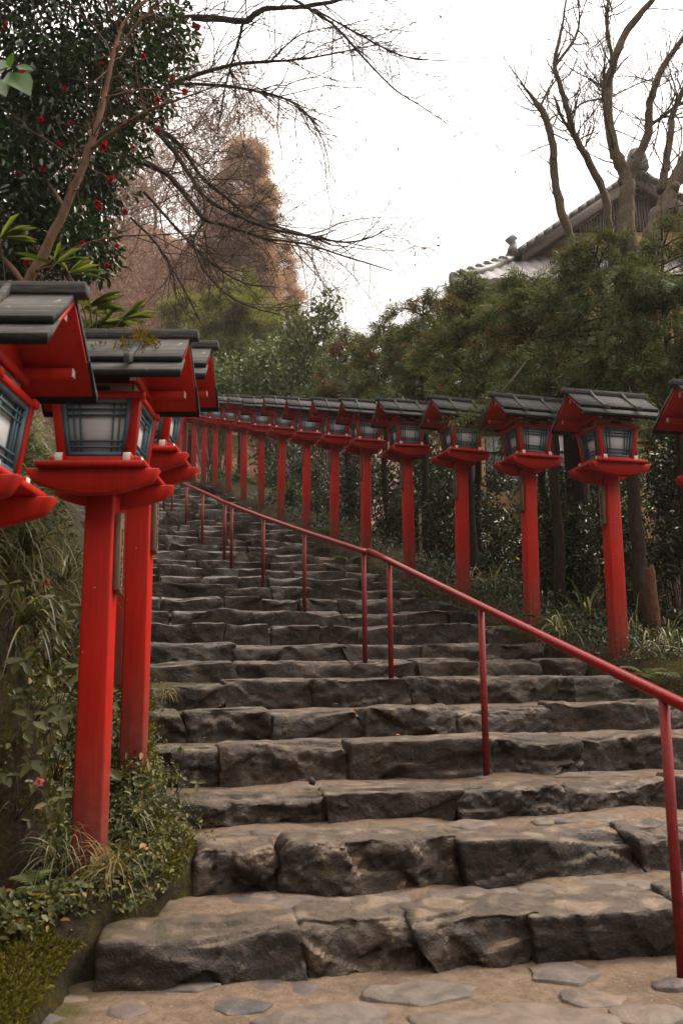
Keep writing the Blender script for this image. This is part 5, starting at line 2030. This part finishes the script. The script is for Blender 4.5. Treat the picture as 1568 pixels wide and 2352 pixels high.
# moss on the roof of the second lantern
mb = MB()
k = 420
u = rng.random(k)
x = np.where(u < .6, rng.normal(.175, .035, k), rng.uniform(-.32, .12, k))
y = -np.where(u < .6, np.abs(rng.normal(.09, .04, k)), rng.uniform(.02, .17, k))
keep = (u < .6) | (vnoise(np.stack([x * 14, y * 14, x * 0], -1), 88) > .25)
x, y = x[keep], y[keep]
z = 2.335 + .050 + (.80 * y) + np.where(y < -.03, .004, .03)
p = np.stack([x, y, z + np.where(np.abs(x - .16) < .03, .03, 0)], -1)
m = len(p)
leaves(mb, p, unit(rdirs(m) + [0, -.6, .8]), rdirs(m), rng.uniform(.010, .026, m), rng.uniform(.006, .014, m), 0, .1)
o = mb.build("roof_moss", leafmat("golden_moss", [(0, (.10, .055, .010)), (.6, (.19, .12, .018)), (1, (.12, .12, .02))], .9, .05, .2), moss_lantern)
o['kind'] = 'stuff'

# small things lying on the stairs
q = Pz(716, 1800, SZ[2] + .01)
mb = MB()
mb.tube([(0, 0, -.005), (.004, 0, .012), (-.004, .0, .028), (.002, 0, .036)], [.016, .021, .014, .004], 8)
o = mb.build("pine_cone", simple("dark_cone", (.02, .014, .01), (.05, .035, .025), 60), smooth=True)
o.location = q
tag(o, "small dark cone lying on the third tread", "cone")


def fallen_flower(label, px, py, Y):
    q = P(px, py, Y)
    mb = MB()
    k = 9
    a = np.arange(k) * 2.4
    tl = np.linspace(.3, 1.2, k)
    d = np.stack([np.cos(a) * np.sin(tl), -np.cos(tl), np.sin(a) * np.sin(tl)], -1)
    leaves(mb, np.zeros((k, 3)), d, np.tile([0, -1.0, .2], (k, 1)) + .01, .024, .020, 0, .25, (.45, .8))
    o = mb.build("fallen_flower", leafmat("pink_petal", [(0, (.55, .12, .15)), (1, (.70, .24, .25))], .5, .3, .3))
    o.location = q
    tag(o, label, "flower", "fallen camellia flowers")


fallen_flower("pink fallen flower low on the left bank", 92, 1796, 3.6)
fallen_flower("pink flower caught in the bank grass under the nearest lantern's tray", 108, 1336, 4.3)

# ------------------------------------------------------------------ haze
mb = MB()
mb.box((0, 46, 28), (266, 222, 66))
hz = NT("thin_mist")
hz.t.nodes.remove(hz.b)
pv = hz.n('ShaderNodeVolumePrincipled')
pv.inputs['Color'].default_value = (1, .93, .88, 1)
pv.inputs['Density'].default_value = .0008
pv.inputs['Anisotropy'].default_value = .55
hz.l(pv.outputs[0], hz.out.inputs['Volume'])
kind(mb.build("haze", hz.m), 'stuff')
# ------------------------------------------------------------------ light
w = bpy.data.worlds.new("World")
scene.world = w
w.use_nodes = True
nt = w.node_tree
bg = nt.nodes['Background']
sky = nt.nodes.new('ShaderNodeTexSky')
sky.sky_type = 'NISHITA'
sky.sun_disc = False
SUN_EL, SUN_AZ = R(52), R(62)     # azimuth clockwise from straight ahead (+y)
sky.sun_elevation = SUN_EL
sky.sun_rotation = SUN_AZ
sky.air_density = 1.0
sky.dust_density = 3.0
cl = nt.nodes.new('ShaderNodeMix')
cl.data_type = 'RGBA'
cl.inputs[0].default_value = .80
cl.inputs[7].default_value = (13.4, 12.4, 11.5, 1)
nt.links.new(sky.outputs[0], cl.inputs[6])
tc = nt.nodes.new('ShaderNodeTexCoord')
vm = nt.nodes.new('ShaderNodeVectorMath')
vm.operation = 'DOT_PRODUCT'
vm.inputs[1].default_value = (math.sin(SUN_AZ) * math.cos(SUN_EL), math.cos(SUN_AZ) * math.cos(SUN_EL), math.sin(SUN_EL))
nt.links.new(tc.outputs['Generated'], vm.inputs[0])
mr = nt.nodes.new('ShaderNodeMapRange')      # overcast: brightest round the hidden sun, dull on the far side
mr.inputs['From Min'].default_value = -.15
mr.inputs['From Max'].default_value = .8
mr.inputs['To Min'].default_value = .16
mr.inputs['To Max'].default_value = 1.15
nt.links.new(vm.outputs['Value'], mr.inputs['Value'])
ml_ = nt.nodes.new('ShaderNodeMath')
ml_.operation = 'MULTIPLY'
ml_.inputs[1].default_value = .12
sz_ = nt.nodes.new('ShaderNodeSeparateXYZ')
nt.links.new(tc.outputs['Generated'], sz_.inputs[0])
zr = nt.nodes.new('ShaderNodeValToRGB')
for p_, v_ in ((.35, .62), (.62, 1.25)):
    e_ = zr.color_ramp.elements.new(p_)
    e_.color = (v_, v_, v_, 1)
zr.color_ramp.elements[0].color = (.06, .06, .06, 1)
zr.color_ramp.elements[-1].color = (1.7, 1.7, 1.7, 1)
zr.color_ramp.elements[-1].position = .95
nt.links.new(sz_.outputs['Z'], zr.inputs['Fac'])
m2_ = nt.nodes.new('ShaderNodeMath')
m2_.operation = 'MULTIPLY'
nt.links.new(mr.outputs[0], m2_.inputs[0])
nt.links.new(zr.outputs['Color'], m2_.inputs[1])
nt.links.new(m2_.outputs[0], ml_.inputs[0])
nt.links.new(ml_.outputs[0], bg.inputs['Strength'])
nt.links.new(cl.outputs[2], bg.inputs['Color'])

sd = bpy.data.lights.new("sun", 'SUN')
sd.energy = 2.0
sd.angle = R(16)
sd.color = (1.0, .87, .72)
so = bpy.data.objects.new("sun", sd)
dirv = Vector((math.sin(SUN_AZ) * math.cos(SUN_EL), math.cos(SUN_AZ) * math.cos(SUN_EL), math.sin(SUN_EL)))
so.rotation_euler = dirv.to_track_quat('Z', 'Y').to_euler()
so.location = (6, 6, 14)
COL.objects.link(so)

scene.view_settings.view_transform = 'Standard'
scene.view_settings.look = 'None'
scene.view_settings.exposure = 0.75
scene.view_settings.gamma = 1.0
scene.render.film_transparent = False
try:
    scene.cycles.max_bounces = 6
    scene.cycles.sample_clamp_indirect = 6.0
    scene.cycles.use_denoising = True
except Exception:
    pass
